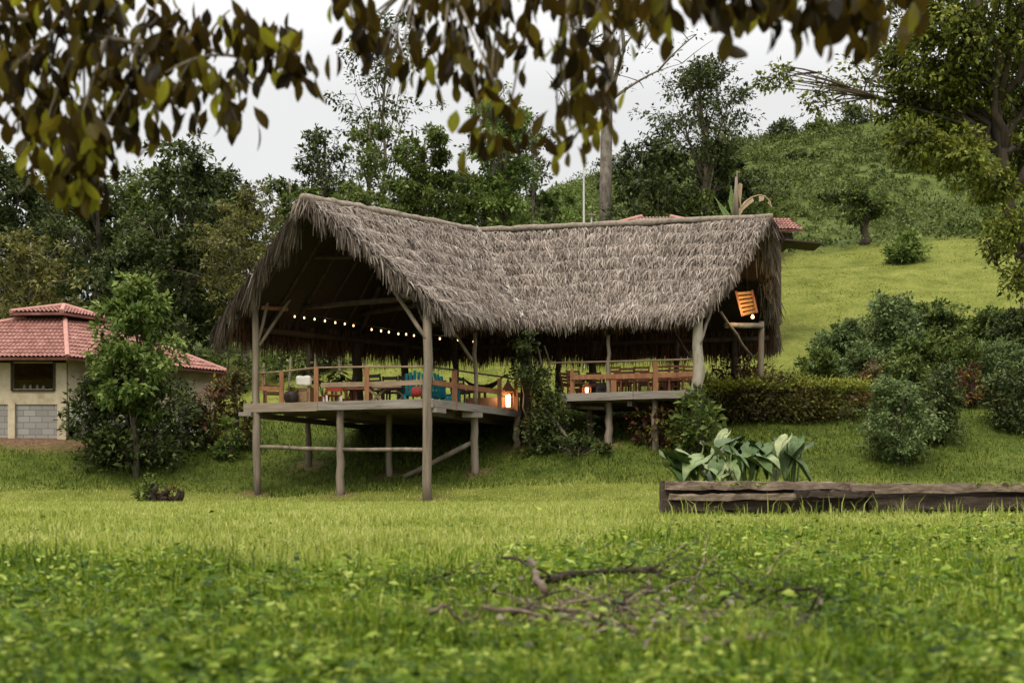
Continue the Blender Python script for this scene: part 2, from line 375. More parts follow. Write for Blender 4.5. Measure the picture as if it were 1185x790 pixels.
x, y = cone_xy(240000, 2.6, 16, .52, .5, 1.2); keep = (RG.random(len(x)) < .25 + vnoise(x, y, .45, 14) * 1.0) & ((RG.random(len(x)) < .4) | ~pile(x, y)) & (RG.random(len(x)) < np.clip((nedge(x) + 1 + (vnoise(x, y, 1.2, 7) - .5) * 3.0 - y) / 1.5, .1, 1)); x, y = x[keep], y[keep]; n = len(x)
tag(blade_obj('near_grass', x, y, (.05 + RG.random(n) * .13) * (.5 + .9 * vnoise(x, y, .5, 15)) * (1 + .45 * np.clip(1 - np.abs(y - nedge(x) + .8) / 1.5, 0, 1)), .005 + RG.random(n) * .008, M['grass_near'], 1.2), 'fine green grass blades among the near clover', 'grass', kind='stuff')
x, y = cone_xy(240000, 8.5, 42.2, .49, .8, 2)
keep = (RG.random(len(x)) < np.clip((y - 8.5) / 4, 0.05, 1)) & (bank_zone(x, y) < .6); x, y = x[keep], y[keep]; n = len(x)
tag(blade_obj('lawn_grass', x, y, (.05 + RG.random(n) * .08) * (.75 + .6 * vnoise(x, y, 1.6, 8)), .008 + RG.random(n) * .008 + y * .0002, M['grass_light'], .8), 'pale yellow green lawn grass out to the foot of the bank', 'grass', kind='stuff')
n = 110000; x = RG.uniform(-22, 24, n); y = RG.uniform(39, 53.5, n); keep = (bank_zone(x, y) > .15) & (soil_zone(x, y) < .3); x, y = x[keep], y[keep]; n = len(x)
tag(blade_obj('bank_grass', x, y, (.06 + RG.random(n) * .14) * (.5 + vnoise(x, y, .9, 9)), .02 + RG.random(n) * .02, M['grass_bank'], 1.2), 'rough dark green grass on the bank below the pavilion', 'grass', kind='stuff')
n = 90000; x = RG.uniform(-16, 34, n); y = RG.uniform(51, 79, n); keep = roughness_zone(x, y) < .8; x, y = x[keep], y[keep]; n = len(x)
tag(blade_obj('hill_grass', x, y, (.02 + RG.random(n) * .06) * (.3 + 1.3 * vnoise(x, y, 1.5, 9)), .03 + RG.random(n) * .03, M['grass_hill'], 1.3), 'short yellow green grass on the hill behind the pavilion', 'grass', kind='stuff')
# overgrown hillside
nc = 9000; x = RG.uniform(-8, 62, nc); y = RG.uniform(70, 122, nc); k = (roughness_zone(x, y) > .2) & (RG.random(nc) < .15 + 1.1 * vnoise(x, y, 4.5, 12)); x, y = x[k], y[k]; nc = len(x)
r = (.2 + RG.random(nc) ** 3 * .95) * (.35 + 1.2 * vnoise(x, y, 5, 13)); m_ = 34
cx = np.repeat(x, m_); cy = np.repeat(y, m_); cr = np.repeat(r, m_); n = len(cx); d = unit(RG.normal(0, 1, (n, 3))) ; d[:, 2] = np.abs(d[:, 2])
c = np.stack([cx, cy, height(cx, cy)], 1) + d * cr[:, None] * [1.3, 1.3, .9]
v, f = leaves(c, d + RG.normal(0, .6, (n, 3)), d + [0, 0, .6], .13 + RG.random(n) * .2, .06 + RG.random(n) * .1)
tag(np_mesh('hillside_scrub', v, f, M['hill_leaf']), 'tangled low scrub covering the upper hillside', 'scrub', kind='stuff')

# ------------------------------------------------------------------ trees and shrubs
M['lf_dark'] = leafmat('dark_leaf', [(.010, .018, .005), (.038, .057, .014), (.105, .132, .04)], .2, .5, .5)
M['lf_mid'] = leafmat('mid_leaf', [(.02, .038, .007), (.07, .108, .02), (.155, .195, .05)], .25, .5, .5)
M['lf_olive'] = leafmat('olive_leaf', [(.036, .042, .010), (.10, .105, .026), (.19, .19, .06)], .25, .5, .5)
M['lf_light'] = leafmat('light_leaf', [(.03, .062, .010), (.10, .16, .032), (.22, .28, .085)], .3, .5, .6)
M['lf_near'] = leafmat('near_tree_leaf', [(.022, .032, .005), (.09, .115, .016), (.245, .275, .05)], .3, .5, .7)
M['lf_croton'] = leafmat('croton_leaf', [(.03, .014, .014), (.10, .03, .022), (.09, .085, .02), (.22, .16, .03)], .25, .5, .9)
M['lf_fresh'] = leafmat('fresh_hedge_leaf', [(.06, .08, .010), (.15, .18, .022), (.27, .28, .05)], .3, .5, .9)
M['lf_hedge'] = leafmat('hedge_leaf', [(.035, .026, .014), (.055, .05, .016), (.10, .09, .022), (.14, .14, .03)], .25, .5, .8)
M['lf_airy'] = leafmat('grey_green_leaf', [(.035, .06, .018), (.095, .14, .045), (.18, .235, .095)], .25, .5, .8)
M['lf_blue'] = leafmat('blue_green_leaf', [(.04, .08, .04), (.08, .13, .07), (.13, .18, .10)], .25, .4, 1.0)

def leaf_cloud(cent, rad, per, Ls, out, droop=.25, flat=.7):
    """cent (k,3), rad (k,), per leaves around each; out = direction pointing out of the crown (k,3)"""
    k = len(cent); n = k * per
    C_ = np.repeat(cent, per, 0); R_ = np.repeat(rad, per)[:, None]; O_ = np.repeat(out, per, 0)
    d = RG.normal(0, 1, (n, 3)); d = unit(d) * (RG.random((n, 1)) ** .55)
    c = C_ + d * R_ * [1, 1, flat]
    ax = unit(unit(d) * .8 + O_ * .5 + RG.normal(0, .55, (n, 3)) + [0, 0, -droop])
    nr = unit(O_ * .5 + RG.normal(0, .55, (n, 3)) + [0, 0, .9])
    Ln = Ls * (.5 + RG.random(n) ** 1.5 * 1.1)
    return leaves(c, ax, nr, Ln, Ln * (.42 + RG.random(n) * .2))

def tree(name, label, cat, x, y, Ht, R, style='round', lf='lf_dark', bark='bark', per=80, ls=.2, cb=.35, nl=9, ncl=9, tr=None,
         seed=1, lean=(0, 0), group='trees behind the pavilion', cr=.38, lobes=None, z=None, fill=1.0):
    rr = random.Random(seed)
    base = Vector((x, y, (H(x, y) if z is None else z) - .15)); T = thing(name, label, cat, base, 0, group)
    tr = tr or Ht * .02; mb = MB(); top = Vector((lean[0], lean[1], Ht * .93))
    tp = []
    for i in range(8):
        t = i / 7; tp.append(Vector((lean[0] * t ** 1.3 + (rr.gauss(0, .12) if i else 0) * R * .25, lean[1] * t ** 1.3 + (rr.gauss(0, .12) if i else 0) * R * .25, Ht * .93 * t)))
    mb.tube(tp, [tr * (1.35 if i == 0 else 1) * (1 - .82 * i / 7) for i in range(8)], 8, .08)
    if lobes is None:
        lobes = []
        for i in range(nl):
            t = (i + .5) / nl; hz = Ht * (cb + (1 - cb) * (.12 + .8 * t)); a = i * 2.4 + rr.uniform(-.5, .5)
            if style == 'cone': prof = 1.05 - .9 * t
            elif style == 'column': prof = .55 + .3 * math.sin(t * 3.1) - .35 * max(0, t - .75) * 4 * .5
            elif style == 'flat': prof = .55 + .45 * math.sin(t * 2.2)
            else: prof = .35 + .65 * math.sin(min(1, t * 1.05 + .12) * math.pi * .86)
            off = R * prof * rr.uniform(.3, .66) if style != 'column' else R * rr.uniform(.1, .4)
            lr = max(R * prof * rr.uniform(.42, .62), min(R * .5, Ht * (1 - cb) / nl * .85)) if style != 'column' else R * rr.uniform(.5, .8)
            cx_, cy_ = np.interp(hz, [0, Ht], [0, lean[0]]), np.interp(hz, [0, Ht], [0, lean[1]])
            lobes.append((cx_ + math.cos(a) * off, cy_ + math.sin(a) * off, hz, lr, lr * rr.uniform(.6, .9), ncl))
    cent, rad, out = [], [], []
    for (lx, ly, lz, r, rz_, nn) in lobes:
        lc = Vector((lx, ly, lz)); hd = math.hypot(lx - np.interp(lz, [0, Ht], [0, lean[0]]), ly)
        az = max(Ht * .12, lz - hd * .9 - .15 * Ht); t = min(1, az / (Ht * .93)); k = min(6, int(t * 7)); p0 = tp[k].lerp(tp[k + 1], t * 7 - k)
        br = bez(p0, lc, hd * .12, 5, (rr.uniform(-.15, .15) * hd, rr.uniform(-.15, .15) * hd, 0)); r0 = max(.03, tr * .42 * (1 - .5 * t))
        mb.tube(br, [r0 * (1 - .72 * i / 5) for i in range(6)], 6, .08)
        for q in range(nn):
            d = Vector((rr.gauss(0, 1), rr.gauss(0, 1), rr.gauss(.15, 1))).normalized(); s = rr.uniform(.35, 1.22)
            c_ = lc + Vector((d.x * r, d.y * r, d.z * rz_)) * s
            mb.tube(bez(br[rr.choice((3, 4, 5))], c_, .08 * r, 3), [r0 * .3, r0 * .2, r0 * .14, r0 * .08], 4)
            cent.append(c_); rad.append(r * cr * rr.uniform(.7, 1.3)); out.append(d)
    sc_, so_ = [], []
    for i in range(28):
        lx, ly, lz, r, rz_, nn = rr.choice(lobes); d = Vector((rr.gauss(0, .75), rr.gauss(0, .75), rr.uniform(.1, 1.2))).normalized(); p0 = Vector((lx, ly, lz)) + d * r * .6; p1 = Vector((lx, ly, lz)) + Vector((d.x * r, d.y * r, d.z * rz_)) * rr.uniform(1.25, 1.9)
        mb.tube(bez(p0, p1, .06, 3), [tr * .09 + .006, tr * .07 + .005, tr * .05 + .004, .004], 4)
        for k in range(4): sc_.append(p0.lerp(p1, .35 + .22 * k)); so_.append(d)
    sv, sf = leaf_cloud(np.array(sc_), np.full(len(sc_), ls * 1.1), 7, ls, np.array(so_))
    mb.build('trunk', M[bark], T, True)
    v, f = leaf_cloud(np.array(cent), np.array(rad), int(per * fill), ls, np.array(out))
    np_mesh('crown', np.concatenate([v, sv]), np.concatenate([f, sf + len(v)]), M[lf], T)
    return T
def treepx(name, label, px, top, hw, Y, **k):
    x = (px - 592.5) / F * Y; z = H(x, Y) - .15; Ht = EYE + (580 - top) / F * Y - z
    return tree(name, label, k.pop('cat', 'tree'), x, Y, Ht, hw / F * Y, **k)

treepx('broadleaf_tree', 'olive tree with crooked limbs spreading above the red tiled hut, far left', 35, 266, 62, 56, lf='lf_olive', bark='barkpale', cb=.3, nl=10, ncl=8, per=60, ls=.2, seed=3)
treepx('broadleaf_tree', 'dense dark tree, tallest crown at the far left above the olive tree', 10, 170, 80, 70, lf='lf_dark', cb=.15, nl=13, ncl=10, per=85, ls=.26, seed=4)
treepx('broadleaf_tree', 'dark tree between the far left crown and the biggest dark tree', 112, 188, 72, 66, lf='lf_dark', cb=.15, nl=13, ncl=10, per=85, ls=.24, seed=5)
treepx('broadleaf_tree', 'biggest dark tree rising behind the light green bushy tree left of the pavilion', 212, 162, 82, 64, lf='lf_dark', cb=.12, nl=16, ncl=11, per=85, ls=.24, seed=6)
treepx('broadleaf_tree', 'low dark tree right behind the cupola of the red tiled hut', 150, 268, 66, 59, lf='lf_dark', cb=.1, nl=12, ncl=10, per=80, ls=.22, seed=7)
treepx('broadleaf_tree', 'yellowish feathery tree directly left of the thatched gable peak', 283, 212, 58, 60, lf='lf_olive', bark='barkpale', cb=.18, nl=14, ncl=10, per=85, ls=.15, seed=8)
treepx('broadleaf_tree', 'mid green tree behind the thatched gable peak', 335, 192, 42, 69, lf='lf_mid', cb=.15, nl=10, ncl=9, per=75, ls=.22, seed=9)
treepx('broadleaf_tree', 'slim airy tree with pointed top standing against the sky above the left gable', 375, 142, 46, 72, lf='lf_dark', cb=.25, nl=16, ncl=8, per=42, ls=.2, seed=10, cr=.48)
treepx('broadleaf_tree', 'tall sparse tree with an open see-through crown reaching highest left of centre', 445, 10, 62, 78, lf='lf_dark', cb=.5, nl=11, ncl=5, per=34, ls=.24, seed=11, cr=.42, tr=.16)
treepx('broadleaf_tree', 'airy dark tree between the slim pointed one and the dense conical one', 428, 120, 50, 74, lf='lf_mid', bark='barkpale', cb=.2, nl=15, ncl=7, per=58, ls=.2, seed=12, cr=.42)
treepx('broadleaf_tree', 'dense conical green tree behind the middle of the left thatched ridge', 492, 143, 54, 62, lf='lf_mid', cb=.1, nl=19, ncl=11, per=90, ls=.18, seed=13, cr=.42)
treepx('broadleaf_tree', 'bushy green tree low behind the start of the left thatched ridge', 405, 205, 52, 64, lf='lf_mid', cb=.1, nl=12, ncl=9, per=75, ls=.2, seed=14)
treepx('vine_clad_tree', 'column of bright green climbing leaves smothering a tree above the ridge junction', 583, 98, 38, 62, style='column', lf='lf_light', cb=.08, nl=18, ncl=11, per=110, ls=.17, seed=15)
treepx('broadleaf_tree', 'mid green tree filling the gap left of the leafy column', 540, 185, 45, 67, lf='lf_mid', cb=.1, nl=15, ncl=9, per=85, ls=.19, seed=16)
treepx('broadleaf_tree', 'thin dark tree with few leaves just right of the leafy column', 617, 140, 24, 70, style='column', lf='lf_dark', cb=.45, nl=8, ncl=4, per=26, ls=.2, seed=17, tr=.14)
treepx('broadleaf_tree', 'airy dark tree with small crown right beside the tall pale trunk', 745, 165, 52, 72, lf='lf_dark', bark='barkpale', cb=.4, nl=11, ncl=7, per=46, ls=.22, seed=18)
treepx('broadleaf_tree', 'dark round tree between the tall pale trunk and the banana plant', 770, 170, 48, 66, lf='lf_dark', cb=.1, nl=14, ncl=9, per=75, ls=.2, seed=19)
treepx('broadleaf_tree', 'tall open crowned tree on a short pale trunk, above the right half of the ridge', 815, 62, 66, 68, lf='lf_dark', bark='bark', cb=.36, nl=17, ncl=9, per=62, ls=.18, seed=20, tr=.26, cr=.42)
treepx('broadleaf_tree', 'dark bushy tree under the tall open crowned one', 835, 180, 48, 72, lf='lf_dark', cb=.05, nl=12, ncl=9, per=70, ls=.22, seed=21)
treepx('broadleaf_tree', 'light green tree at the foot of the hill right of the leafy column', 640, 214, 36, 72, lf='lf_light', cb=.1, nl=9, ncl=8, per=65, ls=.2, seed=22)
treepx('broadleaf_tree', 'small dark tree with a bare stem standing alone on the upper hill', 1000, 222, 30, 72.5, lf='lf_mid', cb=.45, nl=10, ncl=7, per=45, ls=.2, seed=23, style='flat', tr=.28, bark='barkdark')

treepx('broadleaf_tree', 'shaded tree at the back between the biggest dark tree and the yellowish feathery one', 255, 185, 66, 76, lf='lf_dark', cb=.05, nl=15, ncl=10, per=85, ls=.26, seed=24)
treepx('broadleaf_tree', 'shaded tree at the back, over the cupola of the red tiled hut', 70, 205, 76, 78, lf='lf_dark', cb=.05, nl=15, ncl=10, per=85, ls=.26, seed=25)
treepx('broadleaf_tree', 'shaded tree at the back, left of the biggest dark tree', 160, 190, 70, 78, lf='lf_mid', cb=.05, nl=15, ncl=10, per=85, ls=.26, seed=26)
treepx('broadleaf_tree', 'mid green tree at the back above the left end of the thatched ridge', 375, 212, 62, 78, lf='lf_mid', cb=.05, nl=14, ncl=9, per=70, ls=.24, seed=27)
treepx('broadleaf_tree', 'shaded low tree at the back behind the dense conical one', 470, 205, 60, 78, lf='lf_dark', cb=.05, nl=14, ncl=9, per=70, ls=.24, seed=28)
treepx('broadleaf_tree', 'shaded low tree standing directly behind the leafy column', 560, 212, 56, 78, lf='lf_dark', cb=.05, nl=14, ncl=9, per=70, ls=.24, seed=29)

treepx('broadleaf_tree', 'dark tree past the left end of the red tiled hut', -75, 185, 80, 68, lf='lf_dark', cb=.1, nl=13, ncl=10, per=70, ls=.26, seed=71)
treepx('broadleaf_tree', 'olive tree farthest to the left of the red tiled hut', -190, 200, 85, 70, lf='lf_olive', cb=.1, nl=13, ncl=10, per=70, ls=.26, seed=72)
# tall pale trunk with a nearly bare top
bx, by = (700 - 592.5) / F * 66, 66.0; bz = H(bx, by)
T = thing('bare_topped_tree', 'tall pale trunk with bare forking limbs and few leaves, rising out of the picture', 'tree', (bx, by, bz - .2), 0, 'trees behind the pavilion')
q = lambda px, py, dy=0: P(px, py, 66 + dy) - Vector((bx, by, bz - .2))
mb = MB(); mb.tube([Vector((0, 0, 0)), q(701, 200), q(702, 130), q(706, 70), q(700, 10), q(694, -60), q(697, -130)], [.34, .3, .27, .22, .17, .12, .05], 9, .06)
tw = []
for a_, b_, r0 in (((702, 128), (722, 60), .16), ((722, 60), (716, -50), .1), ((704, 118), (762, 82), .09), ((762, 82), (806, 40), .06), ((706, 80), (662, 30), .08), ((662, 30), (640, -30), .05),
                   ((700, 20), (735, -30), .06), ((697, 40), (672, 60), .05), ((703, 125), (668, 135), .05), ((668, 135), (645, 95), .035), ((720, 60), (748, 20), .05), ((690, 20), (678, 85), .04)):
    dy = random.uniform(-1.5, 1.5); pp = bez(q(*a_), q(*b_, dy), .2, 5); mb.tube(pp, [r0 * (1 - .12 * i) for i in range(6)], 5); tw += pp[2:]
for i in range(90):
    p = random.choice(tw); e = p + Vector((random.gauss(0, .7), random.gauss(0, .7), random.gauss(.3, .7))); mb.tube(bez(p, e, .1, 3), [.03, .022, .016, .01], 4)
    tw.append(e) if i < 30 else None
mb.build('trunk', M['barkpale'], T, True)
ce = np.array([tuple(p) for p in random.sample(tw, 44)]); v, f = leaf_cloud(ce, np.full(len(ce), .5), 12, .2, np.tile([[0, 0, 1.]], (len(ce), 1))); np_mesh('crown', v, f, M['lf_dark'], T)

# near tree leaning in from the right
ny_ = 22.0; bx, by = 9.3, ny_; bz = H(bx, by)
T = thing('leaning_tree', 'near dark tree leaning in from the right edge with long crooked limbs', 'tree', (bx, by, bz - .1))
q = lambda px, py, dy=0: P(px, py, ny_ + dy) - Vector((bx, by, bz - .1))
mb = MB(); tkp = [Vector((0, 0, 0)), q(1222, 380), q(1190, 300), q(1166, 235), q(1160, 180), q(1152, 120), q(1138, 50), q(1125, -30), q(1115, -110)]
mb.tube(tkp, [.2, .16, .125, .105, .09, .08, .065, .045, .025], 9, .07)
LB = [(1120, 35, 62, 1.0), (1172, 50, 62, 1.0), (1066, 40, 40, .5), (1092, 112, 48, .9), (1150, 135, 52, .9), (1062, 165, 36, .8), (1112, 182, 34, .8), (1085, 70, 50, .9), (1130, 85, 55, .9), (1085, 10, 45, .8), (1190, 110, 55, .9), (1080, 150, 40, .8), (1040, 120, 32, .5), (1035, 70, 30, .5), (1190, 0, 72, .8), (1003, 96, 36, .22), (945, 112, 32, .16), (900, 90, 24, .12),
      (1172, 262, 30, .35), (1150, 215, 30, .4), (1190, 190, 44, .7), (1255, 40, 90, .9), (1250, 150, 80, .9), (1120, -75, 90, .9), (1220, -80, 90, .8), (1035, -20, 60, .4), (1180, 318, 26, .2), (1150, 290, 20, .15), (1260, 260, 60, .6)]
cent, rad, out, sparse = [], [], [], []
for i, (px, py, r, dn) in enumerate(LB):
    rr = r / F * ny_; lc = q(px, py, random.uniform(-1.2, 1.8)); k = min(range(len(tkp)), key=lambda j: (tkp[j] - lc).length + (1.0 if tkp[j].z > lc.z + .2 else 0))
    k = max(1, k - (1 if py < 170 else 0)); br = bez(tkp[k] if dn > .3 else tkp[k] + (lc - tkp[k]) * .0 + Vector((0, 0, random.uniform(-.4, .5))), lc, -.15 if py > 200 else random.uniform(.1, .9), 6, (0, random.uniform(-.6, .6), 0)); br = [p if i_ in (0, 6) else p + Vector((random.gauss(0, .06), random.gauss(0, .06), random.gauss(0, .06))) for i_, p in enumerate(br)]; mb.tube(br, [((.03 + .045 * min(1, dn)) if dn > .3 else .024) * (1 - .13 * j) for j in range(7)], 6, .1)
    for j in range(int(44 * dn) + 6):
        d = Vector((random.gauss(0, 1), random.gauss(0, 1), random.gauss(0, 1))).normalized(); s = random.uniform(.3, 1.05)
        c_ = lc + Vector((d.x, d.y, d.z * .85)) * rr * s; mb.tube(bez(br[random.choice((3, 4, 5, 6))], c_, .05, 3), [.018, .014, .01, .006], 4)
        cent.append(c_); rad.append(rr * (.3 if dn > .3 else .6) * random.uniform(.6, 1.4)); out.append(d); sparse.append(dn <= .3)
mb.build('trunk', M['barkdark'], T, True)
sparse = np.array(sparse); v, f = leaf_cloud(np.array(cent)[sparse], np.array(rad)[sparse], 34, .08, np.array(out)[sparse], .3); np_mesh('thin_sprays', v, f, M['lf_near'], T)
cent, rad, out = [np.array(q_)[~sparse] for q_ in (cent, rad, out)]
v, f = leaf_cloud(np.array(cent), np.array(rad), 44, .085, np.array(out), .3); np_mesh('crown', v, f, M['lf_near'], T)

def bush(name, label, cat, x, y, w, h, lf='lf_mid', per=60, ls=.12, ncl=26, group=None, seed=1, d=None, z=None, flat=.8, stem='barkdark', low=.05, cr=.24):
    rr = random.Random(seed); d = d or w; base = Vector((x, y, (H(x, y) if z is None else z) - .05)); T = thing(name, label, cat, base, 0, group)
    mb = MB(); cent, rad, out = [], [], []
    for i in range(ncl):
        a = rr.uniform(0, 6.283); e = rr.uniform(low, 1) ; u = math.sqrt(1 - min(1, abs(2 * e - .9)) ** 2.2) * rr.uniform(.45, 1)
        rg = rr.choice((.7, .85, .95, 1.0, 1.0, 1.12, 1.28)); c_ = Vector((math.cos(a) * u * rg * w / 2, math.sin(a) * u * d / 2, e * h * rr.uniform(.72, 1) * (rg if rg > 1 else 1)))
        st = Vector((math.cos(a) * w * .06 * rr.random(), math.sin(a) * d * .06, 0)) if w < 4 else Vector((c_.x * .75, c_.y * .75, 0))
        mb.tube(bez(st, c_, .12 * h, 4), [.028 * h ** .5, .022 * h ** .5, .016, .011, .006], 5)
        cent.append(c_); rad.append(min(w, d, h * 1.3) * cr * rr.uniform(.5, 1.45)); out.append(Vector((math.cos(a), math.sin(a), .6)))
    sc_, so_ = [], []
    for i in range(max(8, ncl // 3)):
        k_ = rr.randrange(len(cent)); d = Vector((rr.gauss(0, .7), rr.gauss(0, .7), rr.uniform(.3, 1.2))).normalized(); p0 = cent[k_]; p1 = p0 + d * min(w, h) * rr.uniform(.22, .42); mb.tube(bez(p0, p1, .03, 3), [.01, .008, .006, .004], 4)
        for k in range(3): sc_.append(p0.lerp(p1, .4 + .3 * k)); so_.append(d)
    sv, sf = leaf_cloud(np.array(sc_), np.full(len(sc_), ls * .9), 6, ls, np.array(so_))
    mb.build('stems', M[stem], T, True)
    v, f = leaf_cloud(np.array(cent), np.array(rad), per, ls, np.array(out), .15, flat); np_mesh('foliage', np.concatenate([v, sv]), np.concatenate([f, sf + len(v)]), M[lf], T)
    return T
def bushpx(name, label, px, top, bot, hw, Y=None, **k):
    if Y is None: p = G(px, bot, 38)
    else: p = Vector(((px - 592.5) / F * Y, Y, 0)); p.z = H(p.x, p.y)
    k.setdefault('cat', 'shrub')
    zt = EYE + (580 - top) / F * p.y
    return bush(name, label, k.pop('cat'), p.x, p.y, 2 * hw / F * p.y, max(.3, zt - p.z), **k)

# left of the pavilion
tx = (158 - 592.5) / F * 42.6
treepx('young_tree', 'light green bushy young tree in front of the red tiled hut', 157, 318, 55, 42.6, lf='lf_light', cb=.22, nl=16, ncl=9, per=60, ls=.19, seed=31, group='plants on the bank', tr=.09, cat='tree', style='round')
bushpx('leafy_shrub', 'dark shrub at the foot of the light green young tree', 152, 415, 522, 58, 43.2, lf='lf_dark', per=75, ls=.17, ncl=60, seed=32, group='plants on the bank')
bushpx('leafy_shrub', 'dark shrub closing the corner of the red tiled hut', 118, 425, 515, 34, 43.2, lf='lf_dark', per=75, ls=.16, ncl=40, seed=33, group='plants on the bank')
bushpx('leafy_shrub', 'dark green shrub right of the young tree in the row left of the pavilion', 212, 446, 502, 32, 46, lf='lf_dark', per=65, ls=.14, ncl=26, seed=34, group='plants on the bank')
bushpx('croton_shrub', 'reddish croton in the row left of the pavilion', 243, 444, 496, 24, 46.5, lf='lf_croton', per=60, ls=.16, ncl=22, seed=35, group='plants on the bank')
bushpx('croton_shrub', 'yellow tipped croton beside the left front post of the pavilion', 274, 440, 492, 24, 46.5, lf='lf_hedge', per=60, ls=.16, ncl=20, seed=36, group='plants on the bank')
bushpx('leafy_shrub', 'small bright shrub hanging below the two crotons left of the pavilion', 262, 474, 500, 16, 45.3, lf='lf_light', per=34, ls=.16, ncl=12, seed=37, group='plants on the bank')
for i, (px, tp_, hw, lb) in enumerate(((262, 372, 30, 'green undergrowth clump beneath the yellowish feathery tree'), (325, 372, 34, 'bright undergrowth clump seen past the left front post of the pavilion'), (215, 385, 26, 'undergrowth clump behind the far tip of the red tiled roof'), (375, 385, 30, 'dark undergrowth clump seen under the thatch in the left gable'))):
    bushpx('undergrowth_shrub', lb, px, tp_, 430, hw, 57 + i % 2, lf=('lf_mid', 'lf_light', 'lf_dark', 'lf_dark')[i], per=60, ls=.17, ncl=28, seed=40 + i, group='undergrowth at the forest edge')
# right of the pavilion
HG = bushpx('hedge', 'long clipped hedge with yellow green top and brownish sides right of the pavilion', 905, 440, 488, 103, 46, lf='lf_hedge', per=85, ls=.12, ncl=120, seed=50, cat='hedge', d=1.6, flat=.9, cr=.3)
hx = (905 - 592.5) / F * 46; n = 5200; x = hx + RG.uniform(-3.05, 3.0, n); y = 46 + RG.normal(0, .42, n); c = np.stack([x - hx, y - 46, (EYE + (580 - 446) / F * 46 - H(hx, 46)) + .1 + (vnoise(x, y, .8, 41) - .5) * .35 + RG.normal(0, .09, n)], 1)
v, f = leaves(c, RG.normal(0, 1, (n, 3)) + [0, 0, .5], RG.normal(0, .5, (n, 3)) + [0, 0, 1], .09 + RG.random(n) * .07, .045 + RG.random(n) * .03); np_mesh('new_growth', v, f, M['lf_fresh'], HG)
bushpx('croton_shrub', 'brown leaved croton behind the hedge near the right gable', 860, 405, 440, 36, 48.5, lf='lf_croton', per=60, ls=.14, ncl=30, seed=51, group='shrubs beside the pavilion')
bushpx('leafy_shrub', 'dark flowering plants under the right deck beside the hedge', 768, 462, 506, 34, 43.6, lf='lf_croton', per=55, ls=.15, ncl=24, seed=52, group='shrubs beside the pavilion')
bushpx('leafy_shrub', 'green strap leaved plant at the left end of the hedge', 812, 452, 500, 30, 42.0, lf='lf_mid', per=60, ls=.2, ncl=24, seed=53, group='shrubs beside the pavilion')
treepx('airy_shrub', 'pale grey green airy bush in front of the dark round one', 1040, 438, 46, 41.4, cat='shrub', lf='lf_airy', bark='barkdark', cb=.0, nl=15, ncl=9, per=52, ls=.11, seed=54, group='shrubs on the right bank', tr=.04, cr=.42)
bushpx('round_shrub', 'dark round bush with orange tipped top behind the airy bush', 1086, 432, 514, 32, 43.2, lf='lf_dark', per=85, ls=.13, ncl=46, seed=55, group='shrubs on the right bank')
bushpx('round_shrub', 'dark wide bush at the right edge above the timber edging', 1172, 422, 500, 34, 44.6, lf='lf_dark', per=85, ls=.14, ncl=46, seed=56, group='shrubs on the right bank')
bushpx('croton_shrub', 'orange red croton between the two dark bushes on the right', 1125, 432, 478, 26, 47.5, lf='lf_croton', per=60, ls=.14, ncl=26, seed=57, group='shrubs on the right bank')
bushpx('croton_shrub', 'orange tinged croton at the right end of the hedge', 1012, 430, 470, 24, 47.5, lf='lf_croton', per=55, ls=.13, ncl=22, seed=58, group='shrubs on the right bank')
for i, (px, tp_, hw, Y, m_, lb) in enumerate(((975, 372, 36, 51, 'lf_airy', 'leftmost of the tall leafy bushes above the hedge'), (1030, 342, 48, 53, 'lf_airy', 'tallest leafy bush above the hedge, pale green'), (1085, 352, 44, 53.5, 'lf_mid', 'leafy bush above the hedge right of the tallest pale one'), (1140, 362, 40, 52, 'lf_mid', 'dark leafy bush above the dark wide bush near the right edge'), (1190, 352, 44, 50, 'lf_dark', 'dark leafy bush cut by the right edge below the leaning tree'), (1060, 395, 40, 50, 'lf_mid', 'low leafy bush in front of the tallest pale bush'))):
    treepx('leafy_shrub', lb, px, tp_, hw * 1.05, Y, cat='shrub', lf=m_, bark='barkdark', cb=-.05, nl=17, ncl=9, per=62, ls=.15, seed=60 + i, group='leafy bushes above the hedge', tr=.05, cr=.42)
for i, (px, tp_, hw, Y, m_, lb) in enumerate(((948, 402, 30, 49, 'lf_mid', 'low bush peeping over the left half of the hedge'), (1000, 398, 34, 49.5, 'lf_airy', 'pale low bush over the right half of the hedge'), (1112, 392, 34, 49, 'lf_mid', 'low bush behind the orange red croton'), (1160, 392, 34, 48, 'lf_airy', 'pale low bush behind the dark wide bush'), (1055, 412, 30, 46.5, 'lf_mid', 'low bush just behind the pale airy bush'))):
    treepx('leafy_shrub', lb, px, tp_, hw, Y, cat='shrub', lf=m_, bark='barkdark', cb=-.05, nl=12, ncl=8, per=52, ls=.13, seed=170 + i, group='leafy bushes above the hedge', tr=.04, cr=.45)
bushpx('round_shrub', 'single round green bush standing alone on the hill lawn', 1047, 274, 322, 21, 68, lf='lf_light', per=80, ls=.17, ncl=44, seed=70)
